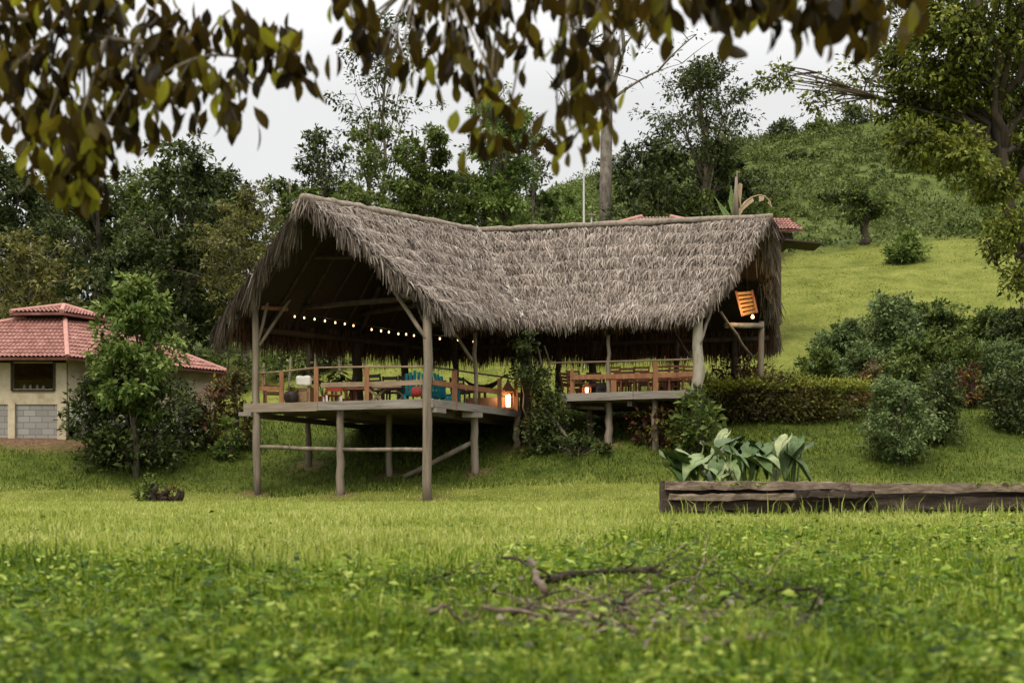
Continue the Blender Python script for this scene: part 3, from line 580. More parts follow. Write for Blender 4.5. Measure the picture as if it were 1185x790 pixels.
for i, (px, tp_, hw, Y, m_, lb) in enumerate(((905, 142, 20, 104, 'lf_dark', 'leftmost dark shrub on the hill skyline'), (948, 140, 14, 104, 'lf_mid', 'second shrub from the left on the hill skyline'), (985, 122, 22, 105, 'lf_dark', 'largest shrub on the hill skyline below the hanging leaves'), (1010, 165, 24, 98, 'lf_mid', 'shrub below the skyline left of the leaning tree'), (930, 190, 30, 95, 'lf_dark', 'dark shrub halfway up the hill above the right gable'), (1075, 215, 34, 90, 'lf_mid', 'shrub with pale patches under the leaning tree branches'), (970, 222, 26, 84, 'lf_dark', 'dark shrub beside the lone small tree on the hill'), (665, 218, 30, 80, 'lf_light', 'pale shrub left of the tall pale trunk'), (630, 232, 22, 76, 'lf_mid', 'shrub under the light green tree right of the leafy column'), (1120, 262, 26, 78, 'lf_mid', 'shrub on the hill by the lower dead limb of the leaning tree'), (880, 200, 30, 84, 'lf_dark', 'dark shrub behind the banana plant'))):
    bushpx('hill_shrub', lb, px, tp_, 300, hw, Y, lf=m_, per=60, ls=.2, ncl=34, seed=80 + i, group='shrubs on the hill')
for i, (px, tp_, hw, Y, m_, lb) in enumerate(((725, 215, 36, 64, 'lf_dark', 'dark thicket right of the tall pale trunk'), (770, 222, 34, 64, 'lf_dark', 'dark thicket behind the pink peak of the roof behind the pavilion'), (815, 225, 32, 66, 'lf_mid', 'green thicket left of the banana plant'), (880, 232, 30, 70, 'lf_mid', 'green thicket right of the banana plant'), (655, 235, 30, 66, 'lf_light', 'yellow green thicket left of the thin white pole'))):
    bushpx('thicket', lb, px, tp_, 280, hw, Y, lf=m_, per=60, ls=.2, ncl=40, seed=95 + i, group='thickets behind the ridge')

# banana plant with a dead arching leaf
bb = Vector(((850 - 592.5) / F * 62, 62, 0)); bb.z = H(bb.x, bb.y)
T = thing('banana_plant', 'banana plant with dead brown stalk and one arching tattered leaf above the right ridge', 'plant', bb)
mb = MB(); top = P(853, 198, 62) - bb; mb.tube([Vector((0, 0, 0)), Vector((0, 0, 3)), top - Vector((0, 0, 2)), top], [.10, .085, .06, .02], 8, .1)
mb.tube([P(851, 262, 62) - bb, P(852, 205, 62) - bb], [.15, .06], 7, .3); mb.build('stem', M['post'], T, True)
def frond(pts, w, parent, mat, name='leaf', dead=False):
    mb = MB(); n = len(pts) - 1; vs = []
    for i, p in enumerate(pts):
        t = i / n; ww = w * (math.sin(math.pi * min(1, t * .9 + .1)) ** .6) * (.6 + .4 * random.random() if dead else 1)
        d = (pts[min(i + 1, n)] - pts[max(0, i - 1)]).normalized(); s = d.cross(Vector((0, -1, .3))).normalized()
        s = Vector((s.x, s.y, s.z)); dn = Vector((0, 0, -1))
        vs += [p + s * ww * .5 + dn * ww * .35, p, p - s * ww * .5 + dn * ww * .35]
    fs = []
    for i in range(n):
        if dead and i % 2 and i > 1: continue
        fs += [(3 * i, 3 * i + 1, 3 * i + 4, 3 * i + 3), (3 * i + 1, 3 * i + 2, 3 * i + 5, 3 * i + 4)]
    mb.add(vs, fs); mb.tube(pts, [.03] * (n + 1), 5); return mb.build(name, mat, parent, False)
M['deadleaf'] = surf('dead_banana_leaf', [(.2, .14, .08), (.38, .3, .2)], 8, .8, (1, 1, 1), .3)
M['banana'] = surf('banana_leaf', [(.07, .12, .03), (.14, .2, .06)], 4, .5, (1, 1, 1), .1)
q = lambda px, py: P(px, py, 62) - bb
frond([q(853, 250), q(858, 240), q(864, 233), q(871, 228), q(878, 226), q(885, 227), q(890, 232), q(893, 240)], .4, T, M['deadleaf'], 'dead_leaf', True)
frond([q(851, 255), q(847, 230), q(846, 215)], .32, T, M['banana']); frond([q(849, 258), q(840, 245), q(828, 230)], .3, T, M['banana']); frond([q(852, 230), q(856, 212), q(857, 240)], .3, T, M['deadleaf'])

# elephant ears behind the timber edging
m_e, n_, l_, b_ = newmat('elephant_ear'); oi = n_.new('ShaderNodeObjectInfo'); r_ = ramp(n_, [(.025, .055, .014), (.055, .10, .028), (.11, .16, .065), (.27, .30, .17)]); l_.new(oi.outputs['Random'], r_.inputs[0])
t_ = n_.new('ShaderNodeTexCoord'); no_ = n_.new('ShaderNodeTexNoise'); no_.inputs['Scale'].default_value = 9; no_.inputs['Detail'].default_value = 4; l_.new(t_.outputs['Object'], no_.inputs[0])
mm = n_.new('ShaderNodeMix'); mm.data_type = 'RGBA'; mm.blend_type = 'MULTIPLY'; mm.inputs[0].default_value = .7; rr_ = ramp(n_, [(.6, .6, .5), (1.3, 1.25, 1.1)], [.35, .65]); l_.new(no_.outputs[0], rr_.inputs[0]); l_.new(r_.outputs[0], mm.inputs[6]); l_.new(rr_.outputs[0], mm.inputs[7]); l_.new(mm.outputs[2], b_.inputs['Base Color']); b_.inputs['Roughness'].default_value = .5; b_.inputs['Specular IOR Level'].default_value = .25
M['ear'] = m_e
def ear_plant(px, Y, label, leaves_):
    b = Vector(((px - 592.5) / F * Y, Y, 0)); b.z = H(b.x, b.y); T = thing('elephant_ear_plant', label, 'plant', b, 0, 'elephant ear plants behind the timber edging')
    for (lx, ly, sz, tilt, az) in leaves_:
        tip = P(lx, ly, Y + random.uniform(-.4, .4)) - b; st = MB(); st.tube(bez(Vector((random.uniform(-.06, .06), random.uniform(-.06, .06), 0)), tip, .25, 5), [.03, .028, .024, .02, .016, .012], 6); so = st.build('stalk', M['banana'], T, True)
        L_ = sz / F * Y; R_ = Matrix.Rotation(az, 3, 'Z') @ Matrix.Rotation(tilt, 3, 'X'); vs = []; rows = [(-.2, .0, .42), (-.06, .32, .74), (.14, .0, .92), (.36, 0, .84), (.6, 0, .58), (.82, 0, .28), (1, 0, .02)]
        n = 0
        for (t, inn, w) in rows:
            for k in (-1, -.5, 0, .5, 1):
                yy = t if abs(k) > .2 or t > .05 else .02
                xx = k * w * .5; zz = abs(k) * .14 - .5 * t * t + random.uniform(-.035, .035) + .05 * math.sin(k * 9 + t * 7)
                vs.append(tip + R_ @ Vector((xx * L_, -yy * L_, zz * L_)))
        fs = [(5 * i + k, 5 * i + k + 1, 5 * i + k + 6, 5 * i + k + 5) for i in range(len(rows) - 1) for k in range(4)]
        mb = MB(); mb.add(vs, fs); mb.build('leaf', M['ear'], T, True); rb = MB(); rb.tube([vs[5 * i + 2] + R_ @ Vector((0, 0, .004)) for i in range(1, len(rows))], [.011, .01, .008, .006, .004, .002], 5); rb.build('rib', M['banana'], T)
    return T
def ear_set(x0, x1, y0, y1, n, s0, s1, t0, t1):
    r_ = random.Random(int(x0)); return [(r_.uniform(x0, x1), r_.uniform(y0, y1) + (8 if k % 3 == 0 else 0), r_.uniform(s0, s1), r_.uniform(t0, t1), r_.uniform(-1.9, 1.9)) for k in range(n)]
ear_plant(868, 25, 'tallest elephant ear plant with upright blue green leaves in the middle of the clump', ear_set(838, 900, 500, 538, 17, 24, 42, .0, .75))
ear_plant(915, 25.5, 'elephant ear plant at the right end of the clump with drooping leaves', ear_set(898, 934, 503, 535, 10, 24, 38, .1, .9))
ear_plant(798, 24, 'elephant ear plant at the left end of the clump with pale flat leaves', ear_set(766, 830, 514, 540, 12, 26, 42, .0, .4))
ear_plant(842, 23.5, 'low elephant ear plant tucked against the timber edging left of the tallest one', ear_set(824, 858, 520, 546, 9, 17, 28, .1, .9))

# ------------------------------------------------------------------ red tiled hut, left
M['tile'] = surf('red_roof_tile', [(.10, .042, .034), (.225, .10, .085), (.33, .19, .17)], 3.2, .7, (1, 1, 1), .25, pos=[.25, .5, .75])
M['tilecap'] = surf('ridge_tile', [(.28, .13, .11), (.4, .21, .18)], 5, .7, (1, 1, 1), .2)
M['cream'] = surf('cream_plaster', [(.27, .215, .14), (.43, .365, .26), (.50, .44, .325)], 2.2, .9, (1, 1, 1), .1)
M['pale'] = surf('pale_panel', [(.42, .42, .4), (.52, .52, .5)], 1.5, .9, (1, 1, 1), .1)
M['darkwood'] = surf('dark_timber', [(.03, .022, .016), (.06, .045, .03)], 6, .85, (1, 1, 1), .2)
def blockmat():
    m, n, l, b = newmat('concrete_block'); t = n.new('ShaderNodeTexCoord'); mp = n.new('ShaderNodeMapping'); mp.inputs['Rotation'].default_value = (math.radians(90), 0, 0)
    br = n.new('ShaderNodeTexBrick'); br.inputs['Scale'].default_value = 1; br.inputs['Brick Width'].default_value = .4; br.inputs['Row Height'].default_value = .2; br.inputs['Mortar Size'].default_value = .012
    br.inputs['Color1'].default_value = (.2, .19, .18, 1); br.inputs['Color2'].default_value = (.27, .26, .245, 1); br.inputs['Mortar'].default_value = (.13, .125, .12, 1)
    l.new(t.outputs['Object'], mp.inputs[0]); l.new(mp.outputs[0], br.inputs['Vector']); l.new(br.outputs[0], b.inputs['Base Color']); b.inputs['Roughness'].default_value = .9
    bp = n.new('ShaderNodeBump'); bp.inputs['Strength'].default_value = .5; bp.inputs['Distance'].default_value = .01; bp.invert = True; l.new(br.outputs['Fac'], bp.inputs['Height']); l.new(bp.outputs[0], b.inputs['Normal']); return m
M['block'] = blockmat()

def tiles(mb, E0, E1, U0, U1, pitch=.14, course=.3):
    E0, E1, U0, U1 = map(Vector, (E0, E1, U0, U1)); u = (E1 - E0); Lg = u.length; u.normalize()
    d = (U0 + U1) / 2 - (E0 + E1) / 2; hdir = (d - u * d.dot(u)); hh = hdir.length; hdir.normalize(); nrm = u.cross(hdir).normalized()
    if nrm.z < 0: nrm = -nrm
    a = (U0 - E0).dot(u); b = (U1 - E0).dot(u)
    nc = int(Lg / pitch) * 6; rows = []
    k = 0
    while k * course < hh: rows += [(k * course, .035), (min(hh, (k + 1) * course - .002), .0)]; k += 1
    vs = []
    for i in range(nc + 1):
        x = Lg * i / nc; tm = hh
        if a > 1e-4: tm = min(tm, hh * x / a)
        if Lg - b > 1e-4: tm = min(tm, hh * (Lg - x) / (Lg - b))
        wv = abs(math.sin(math.pi * i / 6)) * .05 + .02
        for (t, o) in rows: vs.append(E0 + u * x + hdir * min(t, max(0, tm)) + nrm * (wv + o))
    r = len(rows); fs = [(i * r + j, (i + 1) * r + j, (i + 1) * r + j + 1, i * r + j + 1) for i in range(nc) for j in range(r - 1)]
    mb.add(vs, fs); mb.add([E0 - nrm * .06, E1 - nrm * .06, U1 - nrm * .06, U0 - nrm * .06], [(3, 2, 1, 0)])
    mb.add([E0 - nrm * .06, E1 - nrm * .06, E1 + nrm * .03, E0 + nrm * .03], [(0, 1, 2, 3)])

def kid(o, T):                           # part built at its place in the world, carried by the thing
    o.parent = T; o.location = -Vector(T.location); return o
M['tile_dusty'] = surf('dusty_roof_tile', [(.15, .09, .075), (.25, .17, .15), (.33, .25, .23)], 3.2, .8, (1, 1, 1), .25, pos=[.25, .5, .75])
def hiproof(name, T, eave, upper, peak=None, pitch=.14, mt='tile'):
    mb = MB(); n = len(eave); cp = MB()
    for i in range(n):
        j = (i + 1) % n; U0 = upper[i] if peak is None else peak; U1 = upper[j] if peak is None else peak
        tiles(mb, eave[i], eave[j], U0, U1, pitch); cp.tube([Vector(eave[i]) + Vector((0, 0, .06)), Vector(U0) + Vector((0, 0, .07))], .085, 8)
    ro = kid(mb.build(name, M[mt]), T); c_ = cp.build('hip_cap', M['tilecap'], ro); return ro
hut = thing('red_roofed_hut', 'cream walled hut with two tier red tiled roof, cut by the left edge', 'hut', (-16.5, 47.5, 2.7))
ze = 5.2
hiproof('roof', hut, [(-22.5, 44, ze), (-14.15, 44, ze), (-10.1, 49, ze), (-12.5, 54, ze), (-22.5, 54, ze)],
        [(-16.6, 47, 6.8), (-15.2, 47, 6.8), (-14.3, 48.4, 6.8), (-14.5, 50.2, 6.8), (-16.6, 50.2, 6.8)])
hiproof('cupola_roof', hut, [(-16.9, 46.6, 6.98), (-15.15, 46.5, 6.98), (-14.15, 48.2, 6.98), (-14.4, 50.5, 6.98), (-16.9, 50.5, 6.98)], None, Vector((-15.65, 48.3, 7.42)))
mb = MB()
nk = [(-16.5, 47.1), (-15.25, 47.1), (-14.4, 48.4), (-14.6, 50.1), (-16.5, 50.1)]
for i in range(5): a_, b_ = nk[i], nk[(i + 1) % 5]; mb.beam((*a_, 6.92), (*b_, 6.92), .06, .36)
kid(mb.build('cupola_frame', M['darkwood']), hut)
mb = MB(); yw = 44.75; zt = 5.12
def wallbox(mb, x0, x1, z0, z1, y=yw, th=.18): mb.beam(((x0 + x1) / 2, y, z0), ((x0 + x1) / 2, y, z1), x1 - x0, th, up=(0, 1, 0))
wx = lambda px: (px - 592.5) / F * yw; wz = lambda py: EYE + (580 - py) / F * yw
wallbox(mb, -22, wx(15), wz(452), zt); wallbox(mb, wx(15), wx(64), wz(452) - .0, wz(452) + .05); wallbox(mb, wx(15), wx(64), wz(418), zt); wallbox(mb, wx(64), wx(78), wz(452), zt)
wallbox(mb, -22, wx(78), wz(468), wz(452) - .002)
cr_ = [(wx(78), yw), (-10.7, 49.2), (-12.8, 53.4), (-22, 53.4)]
for a_, b_ in zip(cr_, cr_[1:]): mb.beam((*a_, 3.95 + .6), (*b_, 3.95 + .6), .16, 1.5, n=1)
kid(mb.build('wall', M['cream']), hut)
mb = MB(); wallbox(mb, -22, wx(78) - .02, 2.2, wz(468) - .002, yw + .03, .16); kid(mb.build('block_base', M['block']), hut)
for px0, px1 in ((11, 19), (68, 78)):
    mb = MB(); wallbox(mb, wx(px0), wx(px1), 2.2, wz(466), yw - .03, .26); kid(mb.build('column', M['cream']), hut)
mb = MB(); d_ = Vector((-10.7, 49.2, 0)) - Vector((wx(78), yw, 0)); a_ = Vector((wx(78), yw, 3.45)) + Vector((.1, -.02, 0)); mb.beam(a_, a_ + d_ * .9, .1, .75); kid(mb.build('side_panel', M['pale']), hut)
for k in (.08, .3, .6):
    mb = MB(); p_ = Vector((wx(78), yw, 2.3)) + d_ * k; mb.tube([p_ + Vector((.05, 0, -.2)), p_ + Vector((.05, 0, .85))], .11, 8); kid(mb.build('foundation_post', M['board']), hut)
mb = MB(); fr = .07
for a_, b_ in (((wx(15), wz(418)), (wx(64), wz(418))), ((wx(64), wz(418)), (wx(64), wz(452))), ((wx(64), wz(452)), (wx(15), wz(452))), ((wx(15), wz(452)), (wx(15), wz(418)))):
    mb.beam((a_[0], yw - .1, a_[1]), (b_[0], yw - .1, b_[1]), fr, fr)
kid(mb.build('window_frame', M['darkwood']), hut)
for i, px in enumerate((28, 35, 43, 50)):
    mb = MB(); c_ = Vector((wx(px), yw + .02, wz(452) + .052)); hj = random.uniform(.6, .9); mb.lathe(c_, [(.03, 0), (.05, .01), (.055, .10 * hj), (.03, .13 * hj), (.035, .17 * hj)], 10)
    tag(mb.build('jar', M['board'], None, True), 'small pale jar in the row on the window ledge of the red roofed hut', 'jar', 'jars on the hut window ledge')

# roofs seen over the ridge, behind
T = thing('far_hut', 'hut showing only the pink peak of its tiled roof over the right ridge', 'hut', (6.1, 58, H(6.1, 58)))
e_ = [(2.6, 55.6, 11.35), (9.6, 55.6, 11.35), (9.6, 60.5, 11.35), (2.6, 60.5, 11.35)]
hiproof('roof', T, e_, [(5.4, 57.6, 12.44), (6.6, 57.6, 12.44), (6.6, 58.4, 12.44), (5.4, 58.4, 12.44)], None, .14, 'tile_dusty')
mb = MB()
for i in range(4):
    a_, b_ = Vector(e_[i]), Vector(e_[(i + 1) % 4]); c_ = Vector((6.1, 58, 11.35)); a_ = a_.lerp(c_, .12); b_ = b_.lerp(c_, .12); mb.beam(a_ - Vector((0, 0, 2.4)), b_ - Vector((0, 0, 2.4)), .2, 4.6)
kid(mb.build('wall', M['cream']), T)
T = thing('shed', 'dark shed with red roof corner and low awning showing past the right gable', 'shed', (10.9, 57, H(10.9, 57)))
mb = MB(); tiles(mb, (8.4, 55.6, 11.55), (11.75, 55.6, 11.55), (8.2, 57, 12.28), (11.35, 57, 12.28)); tiles(mb, (11.75, 58.4, 11.55), (8.4, 58.4, 11.55), (11.35, 57, 12.28), (8.2, 57, 12.28)); kid(mb.build('roof', M['tile']), T)
mb = MB(); mb.beam((9.75, 55.95, 9.6), (9.75, 58.05, 9.6), 2.3, 3.6); mb.beam((11.1, 55.95, 11.3), (11.1, 58.05, 11.3), .5, .42); kid(mb.build('wall', M['darkwood']), T)
mb = MB(); mb.beam((11.75, 55.6, 11.1), (11.75, 57.2, 11.1), 1.5, .06, up=(.1, 0, 1)); kid(mb.build('awning', M['darkwood']), T)

# ------------------------------------------------------------------ thatched pavilion
PV = thing('thatched_pavilion', 'open stilt pavilion with L shaped grey palm thatch roof and timber decks', 'pavilion', (-1, 44.5, 1.6))
R0, R1, R2 = P(353, 235, 39.7), P(553, 272, 46.5), P(890, 257, 44.0)
E1l, E1f, V_ = P(258, 378, 42.2), P(519, 372, 39.9), P(606, 378, 44.2)
E2f, E2b, O_ = P(806, 371, 42.2), P(897, 392, 48.2), P(500, 404, 51.5)
def slope(name, T0, T1, B0, B1, dens, mat, wave=1, sag=.25, under=None, lift=1.0, eave_n=260, rake0=0, rake1=0, eave_mat=None, hang=.62):
    T0, T1, B0, B1 = [np.array(p) for p in (T0, T1, B0, B1)]
    def pos(s, t):
        s = s[:, None]; t = t[:, None]
        return (T0 * (1 - s) + T1 * s) * (1 - t) + (B0 * (1 - s) + B1 * s) * t - np.array([0, 0, 1.]) * sag * 4 * t * (1 - t) * .35
    def frame(s, t):
        dt = unit(pos(s, t + .02) - pos(s, t - .02)); ds = unit(pos(s + .02, t) - pos(s - .02, t)); n = np.cross(ds, dt); n = n * np.sign(n[:, 2:3]); return dt, ds, unit(n)
    ns, nt_ = 34, 18; ss, tt = np.meshgrid(np.linspace(0, 1, ns), np.linspace(0, 1, nt_), indexing='ij'); s, t = ss.ravel(), tt.ravel()
    p = pos(s, t); dt, ds, n = frame(s, t); bump_ = (RG.random(len(s)) - .5)[:, None] * .05
    v = np.concatenate([p + n * (.03 + bump_), p - n * .14]); ix = np.arange(ns * nt_).reshape(ns, nt_)
    q = np.stack([ix[:-1, :-1], ix[1:, :-1], ix[1:, 1:], ix[:-1, 1:]], -1).reshape(-1, 4); f = np.concatenate([q, q[:, ::-1] + ns * nt_])
    edge = np.concatenate([ix[0, :], ix[1:, -1], ix[-1, -2::-1], ix[-2:0:-1, 0]]); e2 = np.roll(edge, -1); f = np.concatenate([f, np.stack([edge, e2, e2 + ns * nt_, edge + ns * nt_], 1)])
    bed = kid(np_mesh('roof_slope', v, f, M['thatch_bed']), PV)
    area = np.linalg.norm(np.cross(T1 - T0, B0 - T0)) * .5 + np.linalg.norm(np.cross(T1 - B1, B0 - B1)) * .5
    def strands(nm, s, t, L, w, dirv, mt, up=.03):
        dt, ds, n = frame(s, t); m = len(s)
        saw = 1 - (t * 8 + .35 * vnoise(s * 12, t * 0, 1.0, wave + 50)) % 1.0
        root = pos(s, t) + n * (up + RG.random((m, 1)) * .07 * lift + (saw[:, None] * .19 * lift if up > 0 else 0) + (vnoise(s * 14, t * 8, 1.6, wave + 60)[:, None] - .5) * .10)
        d = unit(dirv(dt, ds, n, m)); side = unit(np.cross(d, n) + RG.normal(0, .2, (m, 3))); L = L[:, None]; w = w[:, None]
        mid = root + d * L * .5 + n * (.02 + RG.random((m, 1)) * .05) * lift; tip = root + d * L - np.array([0, 0, 1.]) * L * .10 + RG.normal(0, .02, (m, 3))
        v = np.stack([root - side * w * .5, root + side * w * .5, mid + side * w * .5, tip + side * w * .12, tip - side * w * .12, mid - side * w * .5], 1).reshape(-1, 3)
        k = np.arange(m)[:, None] * 6; return kid(np_mesh(nm, v, np.concatenate([k + [0, 1, 2, 5], k + [5, 2, 3, 4]], 0), mt), PV)
    m = int(area * dens); t = RG.random(m); nrow = 9; t = np.where(RG.random(m) < .3, (np.floor(t * nrow) + RG.random(m) ** 2 * .5) / nrow, t) * .967 + .018; s = RG.random(m)
    s = np.clip(s + 0, .0, 1.0)
    strands('thatch', s, t, .13 + RG.random(m) ** 2 * .33, .013 + RG.random(m) * .026, lambda dt, ds, n, m: dt + ds * RG.normal(0, .38, (m, 1)) + n * (.02 + RG.random((m, 1)) * .22 * lift), mat)
    le = np.linalg.norm(B1 - B0); m = int(le * eave_n); s = RG.random(m) * 1.02 - .01; t = .90 + RG.random(m) * .1
    wv = (.75 + .5 * vnoise(s * le, s * 0, .45, wave) )
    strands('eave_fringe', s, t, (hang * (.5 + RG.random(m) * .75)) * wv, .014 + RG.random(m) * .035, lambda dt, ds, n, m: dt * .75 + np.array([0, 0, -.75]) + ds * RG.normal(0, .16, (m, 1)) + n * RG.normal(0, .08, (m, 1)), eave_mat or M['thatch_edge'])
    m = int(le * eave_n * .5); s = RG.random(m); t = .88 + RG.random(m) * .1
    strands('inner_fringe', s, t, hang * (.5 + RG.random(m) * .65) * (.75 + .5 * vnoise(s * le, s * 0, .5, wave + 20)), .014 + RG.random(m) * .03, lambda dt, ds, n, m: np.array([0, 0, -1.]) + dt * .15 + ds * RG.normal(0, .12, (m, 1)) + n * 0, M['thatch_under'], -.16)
    for rk, s0 in ((rake0, 0.), (rake1, 1.)):
        if not rk: continue
        lr = np.linalg.norm((B0 if s0 == 0 else B1) - (T0 if s0 == 0 else T1)); m = int(lr * 480); t = RG.random(m); s = np.abs(RG.normal(0, .016, m)) - .004; s = s if s0 == 0 else 1 - s; og = -1 if s0 == 0 else 1
        cl_ = (.3 + 1.15 * vnoise(t * lr, t * 0, .30, wave + 3) + .35 * (vnoise(t * lr, t * 0, 1.1, wave + 9) - .5))
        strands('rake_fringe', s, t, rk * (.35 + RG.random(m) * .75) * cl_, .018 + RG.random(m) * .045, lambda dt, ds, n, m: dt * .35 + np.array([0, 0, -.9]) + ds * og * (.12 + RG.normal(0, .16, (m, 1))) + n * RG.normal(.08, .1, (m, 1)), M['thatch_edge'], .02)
    return pos
sA = slope('front', R0, R1, E1f, V_, 850, M['thatch'], 1, .22, rake0=.62, hang=.35)
sC = slope('right', R1, R2, V_, E2f, 850, M['thatch'], 2, .22, rake1=.42, hang=.33)
sB = slope('left', R0, R1, E1l, O_, 160, M['thatch'], 3, .1, rake0=.95, eave_n=260, hang=.75)
sD = slope('back', R1, R2, O_, E2b, 140, M['thatch'], 4, .1, rake1=.8, eave_n=330, hang=.75)
m = 480; t = RG.random(m) ** .8; rt = np.array(R1) * (1 - t[:, None]) + np.array(V_) * t[:, None] + RG.normal(0, .07, (m, 3)) + np.array([-.05, -.30, .22]); dv = unit(np.tile(np.array(V_) - np.array(R1), (m, 1)) + RG.normal(0, 1.0, (m, 3)))
L_ = .12 + RG.random(m) * .25; v, f = leaves(rt, dv, RG.normal(0, .3, (m, 3)) + [0, -.5, .6], L_, .02 + RG.random(m) * .035, .1, .05); kid(np_mesh('valley_thatch', v, f, M['thatch_pale']), PV)
# ridge rolls
for a_, b_, r in ((R0, R0.lerp(R1, .5), .125), (R0.lerp(R1, .5), R1, .115), (R1, R1.lerp(R2, .42), .105), (R1.lerp(R2, .42), R2, .115)):
    mb = MB(); d_ = (b_ - a_).normalized() * .12; pts = [p + Vector((0, -.02, .15)) for p in wob(a_ - d_, b_ + d_, 14, .022)]; mb.tube(pts, [r * random.uniform(.85, 1.15) for _ in pts], 10, .08); kid(mb.build('ridge_roll', M['ridge'], None, True), PV)
# tuft over the two gable peaks
for pk, dirn in ((R0, Vector((-.55, -.83, 0))), (R2, Vector((.97, -.24, 0)))):
    m = 260; a = RG.random(m) * 6.283; rt = np.array(pk) + RG.normal(0, .1, (m, 3)) * [1, 1, .5] + [0, 0, .06]; d = unit(np.stack([np.cos(a) * .35, np.sin(a) * .35, -np.ones(m) * .75], 1) + np.array(dirn) * .1)
    L_ = .2 + RG.random(m) * .6; v, f = leaves(rt, d, np.array(dirn) + RG.normal(0, .5, (m, 3)) + [0, 0, .3], L_, .03 + RG.random(m) * .04, .1, .05); kid(np_mesh('gable_tuft', v, f, M['thatch_edge']), PV)

DZ, DZ2 = EYE + 2.95, EYE + 3.40
FL, FR, SR = Vector((-8.06, 42.05, DZ)), Vector((-2.37, 40.0, DZ)), Vector((.22, 45.0, DZ))
d1 = [FL, FR, SR, Vector((2.4, 50.2, DZ)), Vector((-4.0, 52.6, DZ))]
G2L, G2R = Vector((1.55, 44.0, DZ2)), Vector((5.75, 42.35, DZ2))
d2 = [G2L, G2R, Vector((6.3, 47.6, DZ2)), Vector((3.2, 49.2, DZ2))]
def plate(mb, poly, z1, z0):
    n = len(poly); mb.add([(p.x, p.y, z1) for p in poly] + [(p.x, p.y, z0) for p in poly], [tuple(range(n)), tuple(range(2 * n - 1, n - 1, -1))] + [(i, i + n, (i + 1) % n + n, (i + 1) % n) for i in range(n)])
for po in (d1, d2):
    c_ = sum(po, Vector()) / len(po); mb = MB(); plate(mb, [p.lerp(c_, .012) for p in po], po[0].z, po[0].z - .06); kid(mb.build('deck_floor', M['rail']), PV)
    mb = MB(); a_, b_, cN = po[0], po[1], po[-1]; dd = cN - a_
    for k in range(8):
        o_ = dd * (.06 + k * .12); mb.beam(a_ + o_ + Vector((.1, 0, -.17)), b_ + o_ * (1 if po is d2 else .98) + Vector((-.1, 0, -.17)), .1, .19)
    for k in (.05, .5, .95): mb.beam(a_.lerp(b_, k) + dd * .02 + Vector((0, 0, -.34)), a_.lerp(b_, k) + dd * .9 + Vector((0, 0, -.34)), .14, .16)
    kid(mb.build('joists', M['joist']), PV)
u1 = (FR - FL).normalized(); s1 = (SR - FR).normalized(); u2 = (G2R - G2L).normalized()
M['board_brown'] = surf('brown_board', [(.13, .10, .075), (.2, .16, .125), (.26, .21, .17)], 4, .85, (.25, .25, 3), .35)
for a_, b_, h_, mt in ((FL - u1 * .1, FL.lerp(FR, .4), .27, 'board_brown'), (FL.lerp(FR, .4) + u1 * .01, FR + u1 * .1, .26, 'board'), (FR + s1 * .06, SR, .23, 'board'), (G2L, G2L.lerp(G2R, .53), .24, 'board'), (G2L.lerp(G2R, .53) + u2 * .01, G2R, .24, 'board')):
    mb = MB(); off = Vector((0, 0, -h_ / 2 + .015)) - (Vector((0, .04, 0)) if abs((b_ - a_).y) < 3 else Vector((-.05, 0, 0))); mb.beam(a_ + off, b_ + off, .07, h_, jit=.008, n=6); kid(mb.build('fascia_board', M[mt]), PV)
mb = MB(); mb.beam(FR + Vector((.1, -.05, -.31)), FR + s1 * .55 + Vector((.1, 0, -.31)), .2, .14); mb.beam(FL + Vector((-.2, -.12, -.31)), FL + u1 * .2 + Vector((0, -.12, -.31)), .2, .12); pq = FR.lerp(SR, .44); mb.beam(pq + Vector((-.3, .0, -.31)), pq + Vector((.32, .1, -.31)), .18, .16); kid(mb.build('corbel', M['board']), PV)

def post(px, ytop, Y, ybot=None, r=.11, mat='post', r2=None, lean=0, name='post', ztop=None):
    b = Vector(((px - 592.5) / F * Y, Y, 0)); b.z = H(b.x, b.y) - .25 if ybot is None else EYE + (580 - ybot) / F * Y
    t = P(px + lean, ytop, Y); mb = MB(); pts = wob(b, t, 7, .015); r2 = r2 or r * .85
    mb.tube(pts, [(r + (r2 - r) * i / 7) * random.uniform(.94, 1.06) for i in range(8)], 10, .04); return kid(mb.build(name, M[mat], None, True), PV)
post(298, 352, 42.0, None, .125, r2=.10, lean=-3); post(495, 352, 39.98, None, .135, r2=.13, lean=0)
post(394, 474, 41.2, None, .125); post(357, 474, 45.2, None, .11, 'post'); post(450, 474, 43.2, None, .11, 'post')
post(549, 474, 42.5, None, .13); post(550, 385, 42.5, 470, .07); post(598, 480, 44.9, None, .12)
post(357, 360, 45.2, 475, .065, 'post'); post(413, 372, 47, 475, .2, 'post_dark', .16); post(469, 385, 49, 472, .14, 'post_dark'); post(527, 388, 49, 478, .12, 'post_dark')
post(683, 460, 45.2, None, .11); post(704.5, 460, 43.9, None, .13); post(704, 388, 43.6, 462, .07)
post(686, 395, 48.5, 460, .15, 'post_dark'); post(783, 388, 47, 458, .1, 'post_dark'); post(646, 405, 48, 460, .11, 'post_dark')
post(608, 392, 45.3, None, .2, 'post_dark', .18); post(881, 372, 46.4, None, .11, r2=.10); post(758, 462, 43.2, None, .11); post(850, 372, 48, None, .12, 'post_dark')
mb = MB(); mb.tube([P(804, 530, 42.4), P(806, 470, 42.4), P(805, 452, 42.4), P(809, 432, 42.4), P(807, 400, 42.4), P(808, 368, 42.4), P(809, 350, 42.6)], [.17, .17, .17, .19, .15, .15, .13], 10, .06); kid(mb.build('trunk_post', M['trunk_pale'], None, True), PV)
